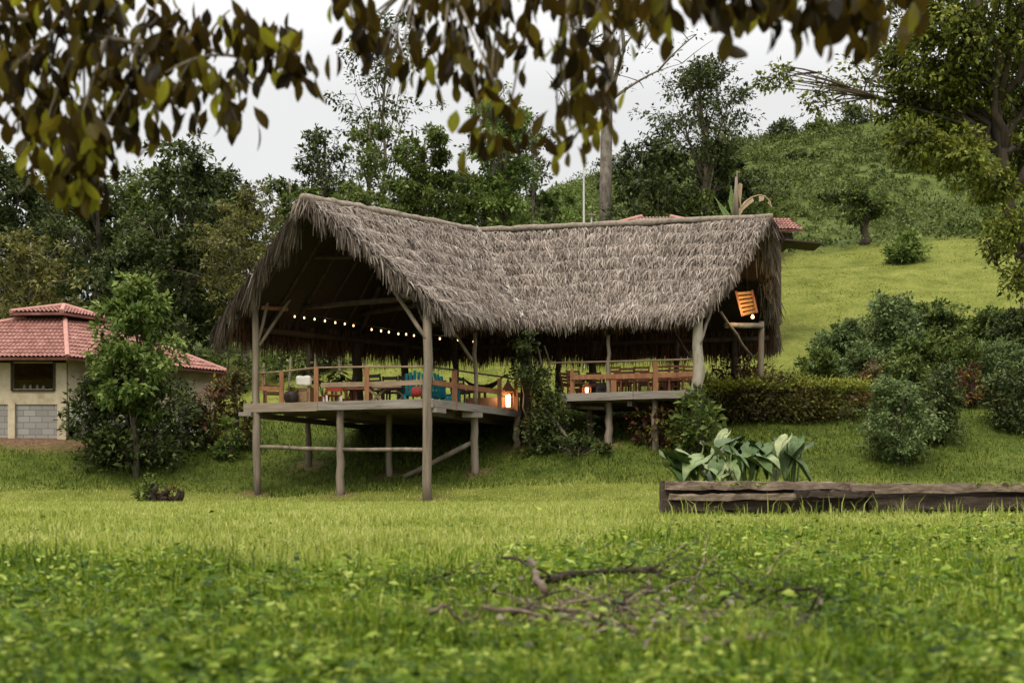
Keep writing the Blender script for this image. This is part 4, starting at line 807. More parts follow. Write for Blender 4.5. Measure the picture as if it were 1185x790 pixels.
def pole(a_, b_, r, mat='post', name='brace', n=4, w=.02):
    mb = MB(); mb.tube(wob(a_, b_, n, w), [r * random.uniform(.9, 1.1) for _ in range(n + 1)], 8); return kid(mb.build(name, M[mat], None, True), PV)
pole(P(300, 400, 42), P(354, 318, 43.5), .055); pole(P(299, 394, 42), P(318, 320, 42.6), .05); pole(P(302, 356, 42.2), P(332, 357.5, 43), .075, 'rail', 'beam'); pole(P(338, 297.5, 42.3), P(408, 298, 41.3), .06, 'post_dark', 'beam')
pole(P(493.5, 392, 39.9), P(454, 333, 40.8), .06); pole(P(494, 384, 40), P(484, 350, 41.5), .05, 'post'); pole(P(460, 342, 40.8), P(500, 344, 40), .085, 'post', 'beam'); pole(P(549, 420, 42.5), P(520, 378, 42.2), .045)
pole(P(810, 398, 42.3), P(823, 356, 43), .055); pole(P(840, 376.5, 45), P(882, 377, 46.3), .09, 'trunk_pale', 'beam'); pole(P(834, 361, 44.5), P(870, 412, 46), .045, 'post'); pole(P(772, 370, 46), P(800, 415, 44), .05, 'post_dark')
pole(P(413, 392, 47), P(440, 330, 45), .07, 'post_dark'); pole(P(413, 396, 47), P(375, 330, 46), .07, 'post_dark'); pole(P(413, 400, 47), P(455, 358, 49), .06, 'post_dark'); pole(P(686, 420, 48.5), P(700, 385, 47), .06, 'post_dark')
pole(P(300, 517, 42), P(394, 520, 41.2), .06, 'post', 'cross_rail'); pole(P(394, 520, 41.2), P(494, 520.5, 40), .06, 'post', 'cross_rail'); pole(P(467, 552, 42.6), P(548, 511, 42.5), .08); pole(P(652, 471, 45), P(700, 472, 44.2), .06, 'post', 'cross_rail')
# wall plates, tie beams and rafters inside the roof
pole(Vector(E1l) + Vector((.9, .3, -.05)), Vector(O_) + Vector((.3, -.8, -.05)), .1, 'post_dark', 'wall_plate'); pole(Vector(E1f) + Vector((-.5, .2, -.02)), Vector(V_) + Vector((-.3, 0, -.02)), .1, 'post_dark', 'wall_plate')
pole(Vector(V_) + Vector((.1, .4, -.05)), Vector(E2f) + Vector((-.3, .4, -.05)), .09, 'post_dark', 'wall_plate'); pole(Vector(O_) + Vector((.4, -.6, -.05)), Vector(E2b) + Vector((-.3, -.5, -.05)), .09, 'post_dark', 'wall_plate')
for k in (.18, .45, .72): pole(Vector(E1l).lerp(Vector(O_), k) + Vector((.9, 0, .75)), Vector(E1f).lerp(Vector(V_), k) + Vector((-.9, 0, .75)), .085, 'post_dark', 'tie_beam')
for sl, n_ in ((sA, 9), (sB, 9), (sC, 9), (sD, 9)):
    for i in range(n_):
        s_ = np.array([(i + .35) / n_] * 2); p_ = sl(s_, np.array([.02, .97])); pole(Vector(p_[0]) - Vector((0, 0, .24)), Vector(p_[1]) - Vector((0, 0, .24)), .045, 'post_dark', 'rafter', 3)
# railings
def railpost(px, yt, yb, Y, w=.13, mat='rail'):
    mb = MB(); mb.beam(P(px, yb, Y), P(px, yt, Y), w, w * .8, up=(0, 1, 0)); kid(mb.build('railing_post', M[mat]), PV)
for a in ((326, 429, 467, 41.72), (366, 424, 466, 41.3), (424.5, 425, 464, 40.75)): railpost(*a)
railpost(526, 429, 475, 41.25, .16); railpost(578, 438, 480, 43.9, .14); railpost(597, 440, 476, 44.7, .12); railpost(662, 428, 458, 43.95, .12); railpost(710, 440, 457, 43.5, .17); railpost(758.5, 419, 454, 43.1, .15); railpost(304, 431, 450, 42.0, .06)
def railbar(pts, r, mat, name='handrail'):
    mb = MB(); mb.tube(pts, r, 7, .06); kid(mb.build(name, M[mat], None, True), PV)
railbar([P(297, 432, 42), P(326, 430, 41.7), P(366, 425.5, 41.3), P(424, 424.5, 40.75), P(495, 424.5, 40)], .03, 'railp'); railbar([P(497, 424.5, 40), P(526, 428, 41.25), P(552, 432, 42.6), P(578, 435.5, 43.9), P(600, 439, 44.8)], .028, 'darkwood')
railbar([P(636, 420, 44.3), P(700, 418.5, 43.6), P(758, 417, 43.1), P(805, 415.5, 42.5)], .03, 'railp')
def midrail(a_, b_, mat, h_=.14):
    mb = MB(); mb.beam(a_, b_, .05, h_, jit=.006, n=4); kid(mb.build('mid_rail', M[mat]), PV)
midrail(P(300, 449.5, 42), P(326, 449.5, 41.7), 'rail', .12); midrail(P(372, 445.5, 41.3), P(424, 444.5, 40.75), 'railp', .14); midrail(P(425, 444.5, 40.75), P(494, 442, 40), 'railp', .14); midrail(P(500, 442.5, 40.2), P(578, 453.5, 43.9), 'rail', .15); midrail(P(578, 453.5, 43.9), P(602, 457, 44.9), 'rail', .15)
midrail(P(661, 436.5, 43.9), P(758, 434.5, 43.1), 'rail', .15); midrail(P(758, 434.5, 43.1), P(803, 432.5, 42.5), 'rail', .15)
midrail(P(540, 470, 43.2), P(600, 468, 44.9), 'wood', .5)

# slatted loft hatch lit by a bulb in the right gable
T = thing('slatted_screen', 'lamp lit slatted bamboo screen hanging high inside the right gable', 'screen', P(862, 350, 45.3))
c0, c1, c2, c3 = P(851.5, 337, 45.2), P(870, 336, 45.5), P(876, 362, 45.5), P(859, 366, 45.2)
mb = MB(); mb.beam(c0, c3, .07, .07); mb.beam(c1, c2, .07, .07); kid(mb.build('frame', M['rail']), T)
M['bamboo'] = surf('bamboo_slat', [(.34, .17, .06), (.48, .27, .10)], 8, .6, (1, 1, 1), .1)
for i in range(6):
    mb = MB(); t = (i + .5) / 6; mb.beam(c0.lerp(c3, t) + Vector((.03, .05, 0)), c1.lerp(c2, t) + Vector((-.03, .05, 0)), .05, .085, up=(0, -.4, 1)); kid(mb.build('slat', M['bamboo']), T)
M['bulb'] = plain('lit_bulb', (1, .62, .3), .3, 1.9); M['glow'] = plain('lantern_flame', (1, .62, .28), .3, 4.5)
def lamp(name, p, e, col=(1, .6, .28), r=.06):
    l = bpy.data.lights.new(name, 'POINT'); l.energy = e; l.color = col; l.shadow_soft_size = r; o = bpy.data.objects.new(name, l); COL.objects.link(o); o.location = p; return o
T = thing('hanging_bulb', 'single lit bulb hanging under the slatted screen in the right gable', 'bulb', P(871, 367, 45))
mb = MB(); mb.lathe(P(871, 369, 45), [(.01, 0), (.05, .02), (.06, .06), (.04, .11), (.02, .14)], 10); kid(mb.build('bulb', M['bulb'], None, True), T); mb = MB(); mb.tube([P(871, 364, 45), P(872, 340, 45.2)], .008, 5); kid(mb.build('wire', M['black']), T)
lamp('bulb_light', P(862, 356, 44.75), 22)

# string of bulbs under the left gable
SL = [(341, 366), (352, 367.5), (364, 369), (376, 371), (388, 373), (399, 374.5), (409, 376.5), (430, 381), (441, 382.5), (450, 384), (461, 386), (470, 386.5), (479, 388), (509, 391.5), (530, 393), (548, 395)]
T = thing('string_lights', 'long string of lit bulbs strung under the left thatched roof', 'string lights', P(341, 366, 45.5)); pts = [P(px, py, 43.6 - (px - 341) * .004) for px, py in SL]
mb = MB(); mb.tube([p + Vector((0, 0, .09)) for p in pts], .009, 5); kid(mb.build('wire', M['black']), T)
for p in pts:
    mb = MB(); mb.lathe(p - Vector((0, 0, .045)), [(.008, 0), (.022, .01), (.028, .034), (.02, .06), (.01, .075)], 8); kid(mb.build('bulb', M['bulb'], None, True), T)
for i, k in enumerate((3, 8, 13)): lamp('string_glow', pts[k] - Vector((0, .1, .1)), 2.2, (1, .7, .4))

# ------------------------------------------------------------------ things on the decks
def D1(px, Y): return Vector(((px - 592.5) / F * Y, Y, DZ))
def D2(px, Y): return Vector(((px - 592.5) / F * Y, Y, DZ2))
def chair(name, label, loc, rz, mat, w=.48, d=.46, sh=.44, bh=.9, group=None, arms=False, slats=3, cat='chair', legmat=None):
    T = thing(name, label, cat, loc, rz, group); m = M[mat]; lm = M[legmat or mat]
    mb = MB(); mb.box((0, 0, sh), (w, d, .04)); mb.build('seat', m, T)
    for sx_ in (-1, 1):
        mb = MB(); mb.beam((sx_ * (w / 2 - .025), -d / 2 + .03, 0), (sx_ * (w / 2 - .025), -d / 2 + .03, sh + (.2 if arms else -.02)), .05, .05, up=(0, 1, 0)); mb.build('leg', lm, T)
        mb = MB(); mb.beam((sx_ * (w / 2 - .025), d / 2 + .02, 0), (sx_ * (w / 2 - .025), d / 2 - .02, sh), .05, .05, up=(0, 1, 0)); mb.build('leg', lm, T)
        if arms: mb = MB(); mb.beam((sx_ * (w / 2), -d / 2, sh + .22), (sx_ * (w / 2), d / 2, sh + .22), .07, .035); mb.build('armrest', m, T)
    mb = MB()
    for sx_ in (-1, 1): mb.beam((sx_ * (w / 2 - .025), d / 2 - .01, sh), (sx_ * (w / 2 - .025), d / 2 + .12, bh), .045, .045, up=(0, 1, 0))
    for i in range(slats): t = (i + .6) / slats; mb.beam((-w / 2, d / 2 + .12 * t, sh + (bh - sh) * t), (w / 2, d / 2 + .12 * t, sh + (bh - sh) * t), .025, (bh - sh) / slats * .62)
    mb.build('backrest', m, T); return T
def table(name, label, loc, rz, L_, W_, Ht, mat, cross=False, group=None):
    T = thing(name, label, 'table', loc, rz, group); mb = MB(); mb.box((0, 0, Ht), (L_, W_, .05)); mb.build('tabletop', M[mat], T)
    if cross:
        for sx_ in (-1, 1):
            for k in (-1, 1): mb = MB(); mb.beam((sx_ * L_ * .42 - .3 * k, sx_ * .05, 0), (sx_ * L_ * .42 + .3 * k, sx_ * .05 + k * .03, Ht - .03), .055, .055, up=(0, 1, 0)); mb.build('leg', M[mat], T)
    else:
        for sx_ in (-1, 1):
            for sy in (-1, 1): mb = MB(); mb.beam((sx_ * (L_ / 2 - .06), sy * (W_ / 2 - .06), 0), (sx_ * (L_ / 2 - .06), sy * (W_ / 2 - .06), Ht - .026), .07, .07, up=(0, 1, 0)); mb.build('leg', M[mat], T)
    return T
def adirondack(label, loc, rz):
    T = thing('lounge_chair', label, 'lounge chair', loc, rz, 'teal lounge chairs'); m = M['teal']
    mb = MB(); [mb.beam((-.27, -.3 + i * .1, .36 - i * .02), (.27, -.3 + i * .1, .36 - i * .02), .085, .025) for i in range(6)]; mb.build('seat', m, T)
    mb = MB(); [mb.beam((-.22 + i * .11, .26, .22), ((-.25 + i * .125), .55, .95 - abs(i - 2) * .05), .09, .025, up=(0, -1, .4)) for i in range(5)]; mb.build('backrest', m, T)
    for s in (-1, 1):
        mb = MB(); mb.beam((s * .33, -.42, .54), (s * .33, .38, .54), .13, .03); mb.build('armrest', m, T)
        mb = MB(); mb.beam((s * .31, -.32, 0), (s * .31, -.32, .525), .09, .035, up=(0, 1, 0)); mb.build('leg', m, T)
        mb = MB(); mb.beam((s * .28, -.3, .34), (s * .28, .6, .04), .035, .12); mb.build('leg', m, T)
    return T
def D_at(px, Y, D=D1): return D(px, Y)
T = thing('wicker_armchair', 'wicker armchair turned away at the left deck railing', 'armchair', D1(350.5, 42.7), math.radians(165))
mb = MB(); mb.box((0, 0, .26), (.62, .6, .3)); mb.build('seat', M['wicker'], T); mb = MB(); mb.beam((-.34, -.34, .3), (.34, -.34, .3), .09, .56, jit=.01, n=6); mb.build('backrest', M['wicker'], T)
for s in (-1, 1): mb = MB(); mb.beam((s * .32, -.3, .3), (s * .32, .3, .3), .09, .52); mb.build('armrest', M['wicker'], T)
for s in (-1, 1):
    for k in (-1, 1): mb = MB(); mb.tube([(s * .27, k * .25, 0), (s * .27, k * .25, .14)], .025, 6); mb.build('leg', M['wicker'], T)
mb = MB(); mb.beam((-.24, 0, 0), (.24, 0, 0), .16, .3, n=4, jit=.02); o = mb.build('white_cushion', M['cushion']); o.location = D1(351.5, 42.35) + Vector((0, 0, .74)); o.rotation_euler = (.15, 0, -.2)
bv = o.modifiers.new('round', 'BEVEL'); bv.width = .06; bv.segments = 3; tag(o, 'white cushion propped on top of the wicker armchair', 'cushion')
chair('armchair', 'reddish wooden armchair nearest the left front post', D1(316, 43.2), .3, 'wood', .55, .5, .4, .72, 'wooden chairs on the left deck', True)
T = thing('planter', 'dark round planter beside the wicker armchair', 'planter', D1(337, 42.3)); mb = MB(); mb.lathe((0, 0, 0), [(.15, 0), (.2, .1), (.23, .25), (.2, .38), (.17, .4)], 14); mb.build('pot', M['wooddark'], T, True)
c_ = np.array([[0, 0, .45]]); v, f = leaf_cloud(c_, np.array([.16]), 50, .12, np.array([[0, 0, 1.]])); np_mesh('foliage', v, f, M['lf_mid'], T)
def potplant(label, loc, hh, n, sz):
    T = thing('potted_plant', label, 'potted plant', loc, 0, 'potted plants on the decks'); mb = MB(); mb.lathe((0, 0, 0), [(.13, 0), (.17, .2), (.2, .32), (.21, .34), (.19, .35)], 12); mb.build('pot', M['terracotta'], T, True)
    st = MB(); lv = MB()
    for i in range(n):
        a = i * 2.4; e = Vector((math.cos(a) * hh * .6, math.sin(a) * hh * .4, .35 + hh * random.uniform(.55, 1))); pp = bez((0, 0, .3), e, .25, 6); st.tube(pp, .012, 5)
        for j in range(3, 7):
            for s in (-1, 1):
                d = Vector((math.cos(a + s), math.sin(a + s), -.3)).normalized(); q_ = pp[j]; sd_ = Vector((-d.y, d.x, 0)) * sz * .22; lv.add([q_, q_ + d * sz * .5 + sd_, q_ + d * sz, q_ + d * sz * .5 - sd_], [(0, 1, 2, 3)])
    st.build('stems', M['banana'], T); lv.build('foliage', M['lf_dark'], T)
potplant('potted palm with arching dark leaves behind the middle of the left railing', D1(374, 43.6), .95, 9, .42); potplant('potted plant with low dark leaves near the thick central post', D1(402, 44.5), .8, 7, .4); potplant('potted plant at the left end of the right deck', D2(672, 46), .65, 8, .3)
chair('small_armchair', 'deep red armchair behind the middle of the left railing', D1(384.5, 42.5), math.radians(200), 'redwood', .5, .46, .3, .66, 'wooden chairs on the left deck', False, 1, legmat='cushion')
table('wooden_table', 'low orange wooden table beside the deep red armchair', D1(398, 42.9), .35, .75, .6, .55, 'rail'); table('wooden_bench', 'brown bench table behind the orange railing post', D1(415, 42.6), -.3, .8, .5, .5, 'wood')
for px, Y, rz, lb in ((440, 43.2, 2.6, 'black folding chair just right of the orange railing post in the left deck middle'), (454, 44.0, 3.0, 'black slatted chair left of the teal chair with the red cushion'), (470, 45.0, 3.2, 'black chair standing behind the teal chair with the red cushion')):
    chair('folding_chair', lb, D1(px, Y), rz, 'wooddark', .5, .45, .5, 1.0 + (.12 if px > 460 else 0), 'black chairs on the left deck')
table('trestle_table', 'pale trestle table with crossed legs in the left deck middle', D1(452, 41.9), -.34, 1.0, .5, .5, 'railp', True)
adirondack('teal lounge chair with a red cushion hanging on it', D1(478, 41.8), math.radians(190)); adirondack('teal lounge chair just right of the tall corner post', D1(514, 42.6), math.radians(150))
mb = MB(); mb.lathe((0, 0, -.16), [(.02, 0), (.13, .03), (.17, .12), (.17, .2), (.13, .29), (.02, .32)], 14, 1, .6); o = mb.build('red_cushion', M['redcush'], None, True); o.location = D1(482, 41.05) + Vector((0, 0, .3)); tag(o, 'round red cushion against the teal lounge chair', 'cushion')
chair('dining_chair', 'black chair beside the first side railing post right of the corner', D1(533, 44.2), 2.8, 'wooddark', .5, .45, .5, .98, 'black chairs on the left deck'); chair('dining_chair', 'dark chair behind the tall corner post', D1(506, 45.6), 3.3, 'wooddark', .5, .45, .5, 1.02, 'black chairs on the left deck')
table('dining_table', 'brown table behind the side railing of the left deck', D1(543, 44.8), -.3, 1.0, .7, .6, 'wood')
T = thing('hammock', 'dark hammock slung between two posts behind the side railing', 'hammock', D1(560, 45.5)); mb = MB(); vs = []
for i in range(11):
    t = i / 10; c_ = P(537, 440, 45.2).lerp(P(583, 436, 46), t) - Vector((0, 0, .42 * 4 * t * (1 - t))); w_ = .06 + .3 * math.sin(math.pi * t)
    vs += [c_ + Vector((0, -w_, w_ * .45)), c_ + Vector((0, 0, 0)), c_ + Vector((0, w_, w_ * .45))]
mb.add(vs, [(3 * i + k, 3 * i + k + 1, 3 * i + k + 4, 3 * i + k + 3) for i in range(10) for k in range(2)]); o = kid(mb.build('bed', M['wooddark']), T); so = o.modifiers.new('thick', 'SOLIDIFY'); so.thickness = .03
mb = MB(); mb.tube([P(527, 434, 45), P(537, 440, 45.2)], .015, 5); mb.tube([P(583, 436, 46), P(606, 428, 45.4)], .015, 5); kid(mb.build('rope', M['railp']), T)
# lanterns
def lantern(label, loc, h_, w_, e, lift=0):
    T = thing('lantern', label, 'lantern', loc, .3, 'lit lanterns'); mb = MB(); mb.box((0, 0, .03), (w_, w_, .06)); mb.build('base', M['wood'], T)
    for sx_ in (-1, 1):
        for sy in (-1, 1): mb = MB(); mb.beam((sx_ * w_ * .46, sy * w_ * .46, .06), (sx_ * w_ * .46, sy * w_ * .46, h_ * .58), .03, .03, up=(0, 1, 0)); mb.build('bar', M['wood'], T)
    mb = MB(); mb.lathe((0, 0, h_ * .58), [(w_ * .8, 0), (w_ * .78, .03), (w_ * .5, h_ * .16), (w_ * .18, h_ * .34), (.03, h_ * .42)], 6); mb.build('cap', M['wood'], T)
    mb = MB(); mb.lathe((0, 0, .06), [(w_ * .22, 0), (w_ * .24, h_ * .1), (w_ * .3, h_ * .36), (w_ * .2, h_ * .44)], 10); mb.build('flame', M['glow'], T, True)
    lamp('lantern_light', Vector(loc) + Vector((0, -w_ * .75, h_ * .35)), e)
lantern('tall wooden lantern glowing at the back end of the left deck side', D1(588, 44.35), .95, .3, 9); lantern('small glowing lantern at the left end of the right deck', D2(679, 44.1), .38, .22, 3)
T = thing('speaker_box', 'black box standing between the two thin posts of the right deck', 'box', D2(696, 44.4)); mb = MB(); mb.box((0, 0, .2), (.34, .3, .4)); o = mb.build('body', M['black'], T); bv = o.modifiers.new('b', 'BEVEL'); bv.width = .02; mb = MB(); mb.lathe((0, -.152, .2), [(.1, 0), (.1, .004)], 14); mb.build('grille', M['wooddark'], T)
for px, Y, rz, ar, lb in ((668, 44.9, .4, False, 'wooden chair left of the small lantern on the right deck'), (688, 46.2, 3.0, False, 'wooden chair behind the black box on the right deck'), (714, 44.2, 2.7, True, 'wooden armchair just right of the thin post on the right deck'), (727, 44.6, 2.9, True, 'wooden armchair at the left end of the long table'), (742, 44.2, 3.1, True, 'wooden armchair in front of the long table'), (768, 43.9, 2.9, True, 'wooden armchair just right of the right deck railing post'), (782, 43.7, 3.1, True, 'wooden armchair midway between the railing post and the trunk post'), (796, 43.9, 3.3, True, 'wooden armchair nearest the pale trunk post'), (721, 45.6, .1, True, 'wooden armchair at the far side of the long table, left'), (748, 45.4, -.2, True, 'wooden armchair at the far side of the long table, right'), (775, 46.2, .2, True, 'wooden armchair behind the brown table at the right end of the deck'), (662, 45.8, .9, False, 'wooden chair at the far left corner of the right deck')):
    chair('wooden_chair', lb, D2(px, Y), rz, 'wood', .5, .46, .42, .88, 'wooden chairs on the right deck', ar, 4)
table('long_table', 'long brown table behind the right deck railing', D2(735, 46), -.36, 2.1, .8, .78, 'wood'); table('dining_table', 'brown table at the right end of the right deck', D2(785, 45.2), -.36, 1.2, .7, .74, 'wood')

# vine over the inner corner post
T = thing('climbing_vine', 'dark vine smothering the inner corner post between the two decks', 'vine', (P(625, 520, 44.2).x, 44.2, H(.9, 44.2)))
cent, rad, out = [], [], []; mb = MB()
for (px, py, hw, n) in ((612, 395, 22, 8), (608, 415, 14, 8), (622, 440, 22, 18), (630, 465, 26, 22), (632, 490, 24, 22), (634, 510, 26, 22), (615, 520, 22, 12), (655, 518, 28, 14), (668, 505, 18, 7), (600, 430, 10, 5), (640, 530, 36, 16)):
    for i in range(n):
        p = P(px + random.gauss(0, hw * .4), py + random.gauss(0, 9), 43.9 + random.gauss(0, .25)); cent.append(p - T.location); rad.append(.28); out.append(Vector((random.gauss(0, .5), -.7, .3)))
for px in (604, 612, 622, 630): mb.tube(wob(P(px + 8, 530, 44.2), P(px, 400, 44.3), 7, .1), .03, 5)
mb.tube(bez(P(628, 470, 44), P(660, 512, 43.6), .1), .05, 6); st = mb.build('stems', M['bark']); kid(st, T); v, f = leaf_cloud(np.array(cent), np.array(rad), 42, .12, np.array(out), .4); np_mesh('foliage', v, f, M['lf_dark'], T)
bushpx('leafy_shrub', 'low dark shrub at the foot of the vine under the decks', 668, 500, 545, 40, 43.0, lf='lf_dark', per=55, ls=.13, ncl=22, seed=110, group='shrubs beside the pavilion')

# ------------------------------------------------------------------ poles behind, fence, stump
T = thing('flag_pole', 'thin white pole standing behind the right ridge', 'pole', (P(676, 250, 56).x, 56, H(P(676, 250, 56).x, 56))); mb = MB(); mb.tube([Vector((0, 0, 0)), P(675.5, 188, 56) - T.location], [.05, .035], 8); mb.build('shaft', M['pale'], T); mb = MB(); mb.lathe(P(675.5, 188, 56) - T.location, [(.04, 0), (.08, .04), (.05, .12), (.01, .15)], 8); mb.build('cap', M['pale'], T, True)
T = thing('solar_lamp', 'small solar lamp on a short pole beside the thin white pole', 'lamp', (P(685, 250, 55).x, 55, H(P(685, 250, 55).x, 55))); mb = MB(); mb.tube([Vector((0, 0, 0)), P(684.5, 250, 55) - T.location], .035, 8); mb.build('shaft', M['pale'], T); mb = MB(); mb.box(P(685, 249, 55) - T.location, (.3, .22, .06)); mb.build('panel', M['board'], T)
for i, (px, tp_) in enumerate(((1008, 104), (1027, 100))):
    b_ = Vector(((px - 592.5) / F * 106, 106, 0)); b_.z = H(b_.x, b_.y); T = thing('utility_pole', ('left', 'right')[i] + ' one of the two distant poles on the hill skyline', 'pole', b_, 0, 'distant poles'); mb = MB(); mb.tube([Vector((0, 0, -.3)), P(px, tp_, 106) - b_], .1, 6); mb.build('shaft', M['post'], T); mb = MB(); mb.beam(P(px - 3, tp_ + 2, 106) - b_, P(px + 3, tp_ + 2, 106) - b_, .1, .1); mb.build('crossarm', M['post'], T)
T = thing('post_fence', 'old wire fence with thin posts at the forest edge between hut and pavilion', 'fence', (-10.5, 55.5, H(-10.5, 55.5))); tops = []
for i in range(9):
    x_ = -14 + i * 1.0; y_ = 55 + i * .15; z_ = H(x_, y_); mb = MB(); mb.tube(wob((x_, y_, z_ - .2), (x_ + random.gauss(0, .04), y_, z_ + 1.25), 3, .02), .05, 6); kid(mb.build('fence_post', M['post']), T); tops.append(Vector((x_, y_, z_)))
for k in (.35, .7, 1.05): mb = MB(); mb.tube([p + Vector((0, -.05, k)) for p in tops], .012, 4); kid(mb.build('wire', M['black']), T)
T = thing('burnt_stump', 'ragged dark stump at the edge of the lawn left of the pavilion', 'stump', (P(190, 580, 38.6).x, 38.6, H(P(190, 580, 38.6).x, 38.6) - .05)); mb = MB()
for i in range(11):
    a = random.uniform(0, 6.28); p0 = Vector((math.cos(a) * .22, math.sin(a) * .15, 0)); mb.tube(wob(p0, p0 * 1.1 + Vector((.2 * math.cos(a) + (.12 if i < 4 else -.05), 0, random.uniform(.15, .5) + (.15 if i < 3 else 0))), 4, .05), [.10, .11, .1, .075, .03], 7, .35)
mb.build('stump', M['stickdark'], T, True); c_ = np.array([[-.2, 0, .15], [.05, -.1, .2], [.25, 0, .35]]); v, f = leaf_cloud(c_, np.array([.25, .22, .2]), 40, .12, np.tile([[0, 0, 1.]], (3, 1))); np_mesh('dead_leaves', v, f, M['thatch_under'], T)
bushpx('weed_clump', 'tall weeds beside the ragged stump at the lawn edge', 176, 548, 580, 14, 38.9, lf='lf_mid', per=34, ls=.13, ncl=10, seed=120, cat='weeds')

# ------------------------------------------------------------------ timber edging on the right
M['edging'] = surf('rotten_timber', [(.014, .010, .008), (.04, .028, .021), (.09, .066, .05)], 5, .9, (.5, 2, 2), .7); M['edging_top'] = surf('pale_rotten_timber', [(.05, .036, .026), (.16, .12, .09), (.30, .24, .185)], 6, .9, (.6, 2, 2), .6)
T = thing('timber_edging', 'low wall of stacked rotting planks along the right side of the lawn', 'wall', P(960, 597, 20)); ep = lambda px, py, Y=20: P(px, py, Y)
def plank(p0, p1, th, mt, n=16, j=.014):
    mb = MB(); mb.beam(p0, p1, .2, th, jit=j, n=n); kid(mb.build('plank', M[mt]), T)
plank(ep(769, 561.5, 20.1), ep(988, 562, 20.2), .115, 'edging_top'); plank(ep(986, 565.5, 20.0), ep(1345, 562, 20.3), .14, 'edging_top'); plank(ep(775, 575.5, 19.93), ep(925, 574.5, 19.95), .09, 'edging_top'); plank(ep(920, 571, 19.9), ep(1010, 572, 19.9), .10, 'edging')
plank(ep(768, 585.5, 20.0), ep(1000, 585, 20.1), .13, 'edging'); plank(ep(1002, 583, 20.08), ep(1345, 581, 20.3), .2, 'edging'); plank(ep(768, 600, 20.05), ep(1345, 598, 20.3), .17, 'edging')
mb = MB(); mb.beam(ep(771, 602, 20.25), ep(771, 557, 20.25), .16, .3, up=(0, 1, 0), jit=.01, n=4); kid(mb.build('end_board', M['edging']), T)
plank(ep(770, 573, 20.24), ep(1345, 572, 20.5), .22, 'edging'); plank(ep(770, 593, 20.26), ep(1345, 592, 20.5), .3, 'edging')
mb = MB()
n = 420; x_ = RG.uniform(2.2, 9.2, n); y_ = 19.75 - RG.random(n) * .35; h_ = .08 + RG.random(n) ** 2 * .32
tag(blade_obj('edging_weeds', x_, y_, h_, .012 + RG.random(n) * .012, M['grass_light'], .5), 'tufts of grass growing against the timber edging', 'grass', kind='stuff')
n = 360; x_ = RG.uniform(2.3, 8.8, n); kk = vnoise(x_, x_ * 0, .7, 31) > .45; x_ = x_[kk]; n = len(x_); c_ = np.stack([x_, RG.uniform(19.84, 20.15, n), EYE + .235 + RG.random(n) * .03 + 0 * x_], 1); v, f = leaves(c_, RG.normal(0, 1, (n, 3)) * [1, 1, .3], RG.normal(0, .3, (n, 3)) + [0, 0, 1], .05 + RG.random(n) * .05, .03 + RG.random(n) * .03); tag(np_mesh('edging_moss', v, f, M['cover']), 'moss and creeping weeds on top of the timber edging', 'moss', kind='stuff')

# ------------------------------------------------------------------ fallen branches on the near lawn
def stick(name, label, pts, r0, r1, mat='stick', group=None, twigs=0, up=.105):
    g = [G(px, py) + Vector((0, 0, up + h_)) for px, py, h_ in pts]; T = thing(name, label, 'branch', G(pts[0][0], pts[0][1]), 0, group); n = len(g); mb = MB(); g2 = []
    for i in range(n - 1): g2 += [g[i].lerp(g[i + 1], t) + Vector((random.gauss(0, .008), random.gauss(0, .008), random.gauss(0, .006))) for t in (0, .33, .66)]
    g2.append(g[-1]); m = len(g2); mb.tube(g2, [1.05 * (r0 + (r1 - r0) * i / (m - 1)) for i in range(m)], 8, .12)
    for _ in range(twigs):
        p = random.choice(g2[1:]); e = p + Vector((random.gauss(0, .14), random.gauss(0, .12), random.uniform(.0, .14))); mb.tube(wob(p, e, 3, .012), [r1 * .8, r1 * .6, r1 * .4, r1 * .2], 5)
    kid(mb.build('wood', M[mat], None, True), T); return T
gp = 'fallen branches on the near lawn'
stick('fallen_branch', 'thick dark branch with a pale broken stub at its left end', [(622, 688, .02), (680, 681, .04), (740, 677, .03), (772, 672, .03)], .026, .014, 'stickdark', gp, 4, .06); stick('broken_stub', 'pale upright broken stub at the left of the fallen branches', [(628, 705, 0), (620, 690, .02), (613, 676, .05)], .02, .022, 'stick', gp)
stick('fallen_branch', 'thin forked twig pointing up and right above the other fallen branches', [(752, 676, .03), (790, 655, .05), (830, 622, .02)], .008, .004, 'stickdark', gp, 5, .06)
stick('fallen_branch', 'pale bent branch lowest of the fallen branches', [(792, 756, .0), (830, 768, .02), (880, 763, .03), (915, 752, .02), (935, 742, .03), (952, 716, .05)], .017, .011, 'stick', gp, 3, .05); stick('fallen_branch', 'pale branch sloping from the broken stub down toward the middle of the pile', [(608, 706, .0), (650, 724, .03), (700, 738, .03), (740, 748, .01)], .016, .01, 'stick', gp, 4, .05)
stick('fallen_branch', 'dark branch end with a pale tip at the far right of the pile', [(905, 757, .02), (930, 748, .05), (945, 725, .06)], .017, .014, 'stickdark', gp, 2, .05)
for pts in ([(560, 690, 0), (600, 712, .03), (660, 742, .02)], [(640, 722, .03), (700, 716, .05), (760, 724, .03)], [(690, 735, .02), (740, 715, .06), (800, 690, .05), (835, 655, .05)], [(600, 730, 0), (660, 735, .03), (720, 745, 0)], [(720, 700, .05), (770, 720, .03), (820, 738, .02)], [(655, 700, .05), (720, 728, .04), (780, 742, .02)], [(800, 700, .04), (812, 672, .07), (818, 640, .08)], [(880, 690, .03), (900, 660, .05), (925, 640, .05)], [(545, 670, .02), (585, 655, .05), (600, 640, .06)], [(770, 655, .04), (790, 650, .06), (800, 640, .05)], [(740, 712, .02), (752, 690, .05), (790, 668, .06)]):
    stick('fallen_twig', 'thin brown twig lying in the tangle of fallen branches on the near lawn', pts, .008, .004, random.choice(('stick', 'stickdark')), 'thin twigs among the fallen branches', 3, .05)
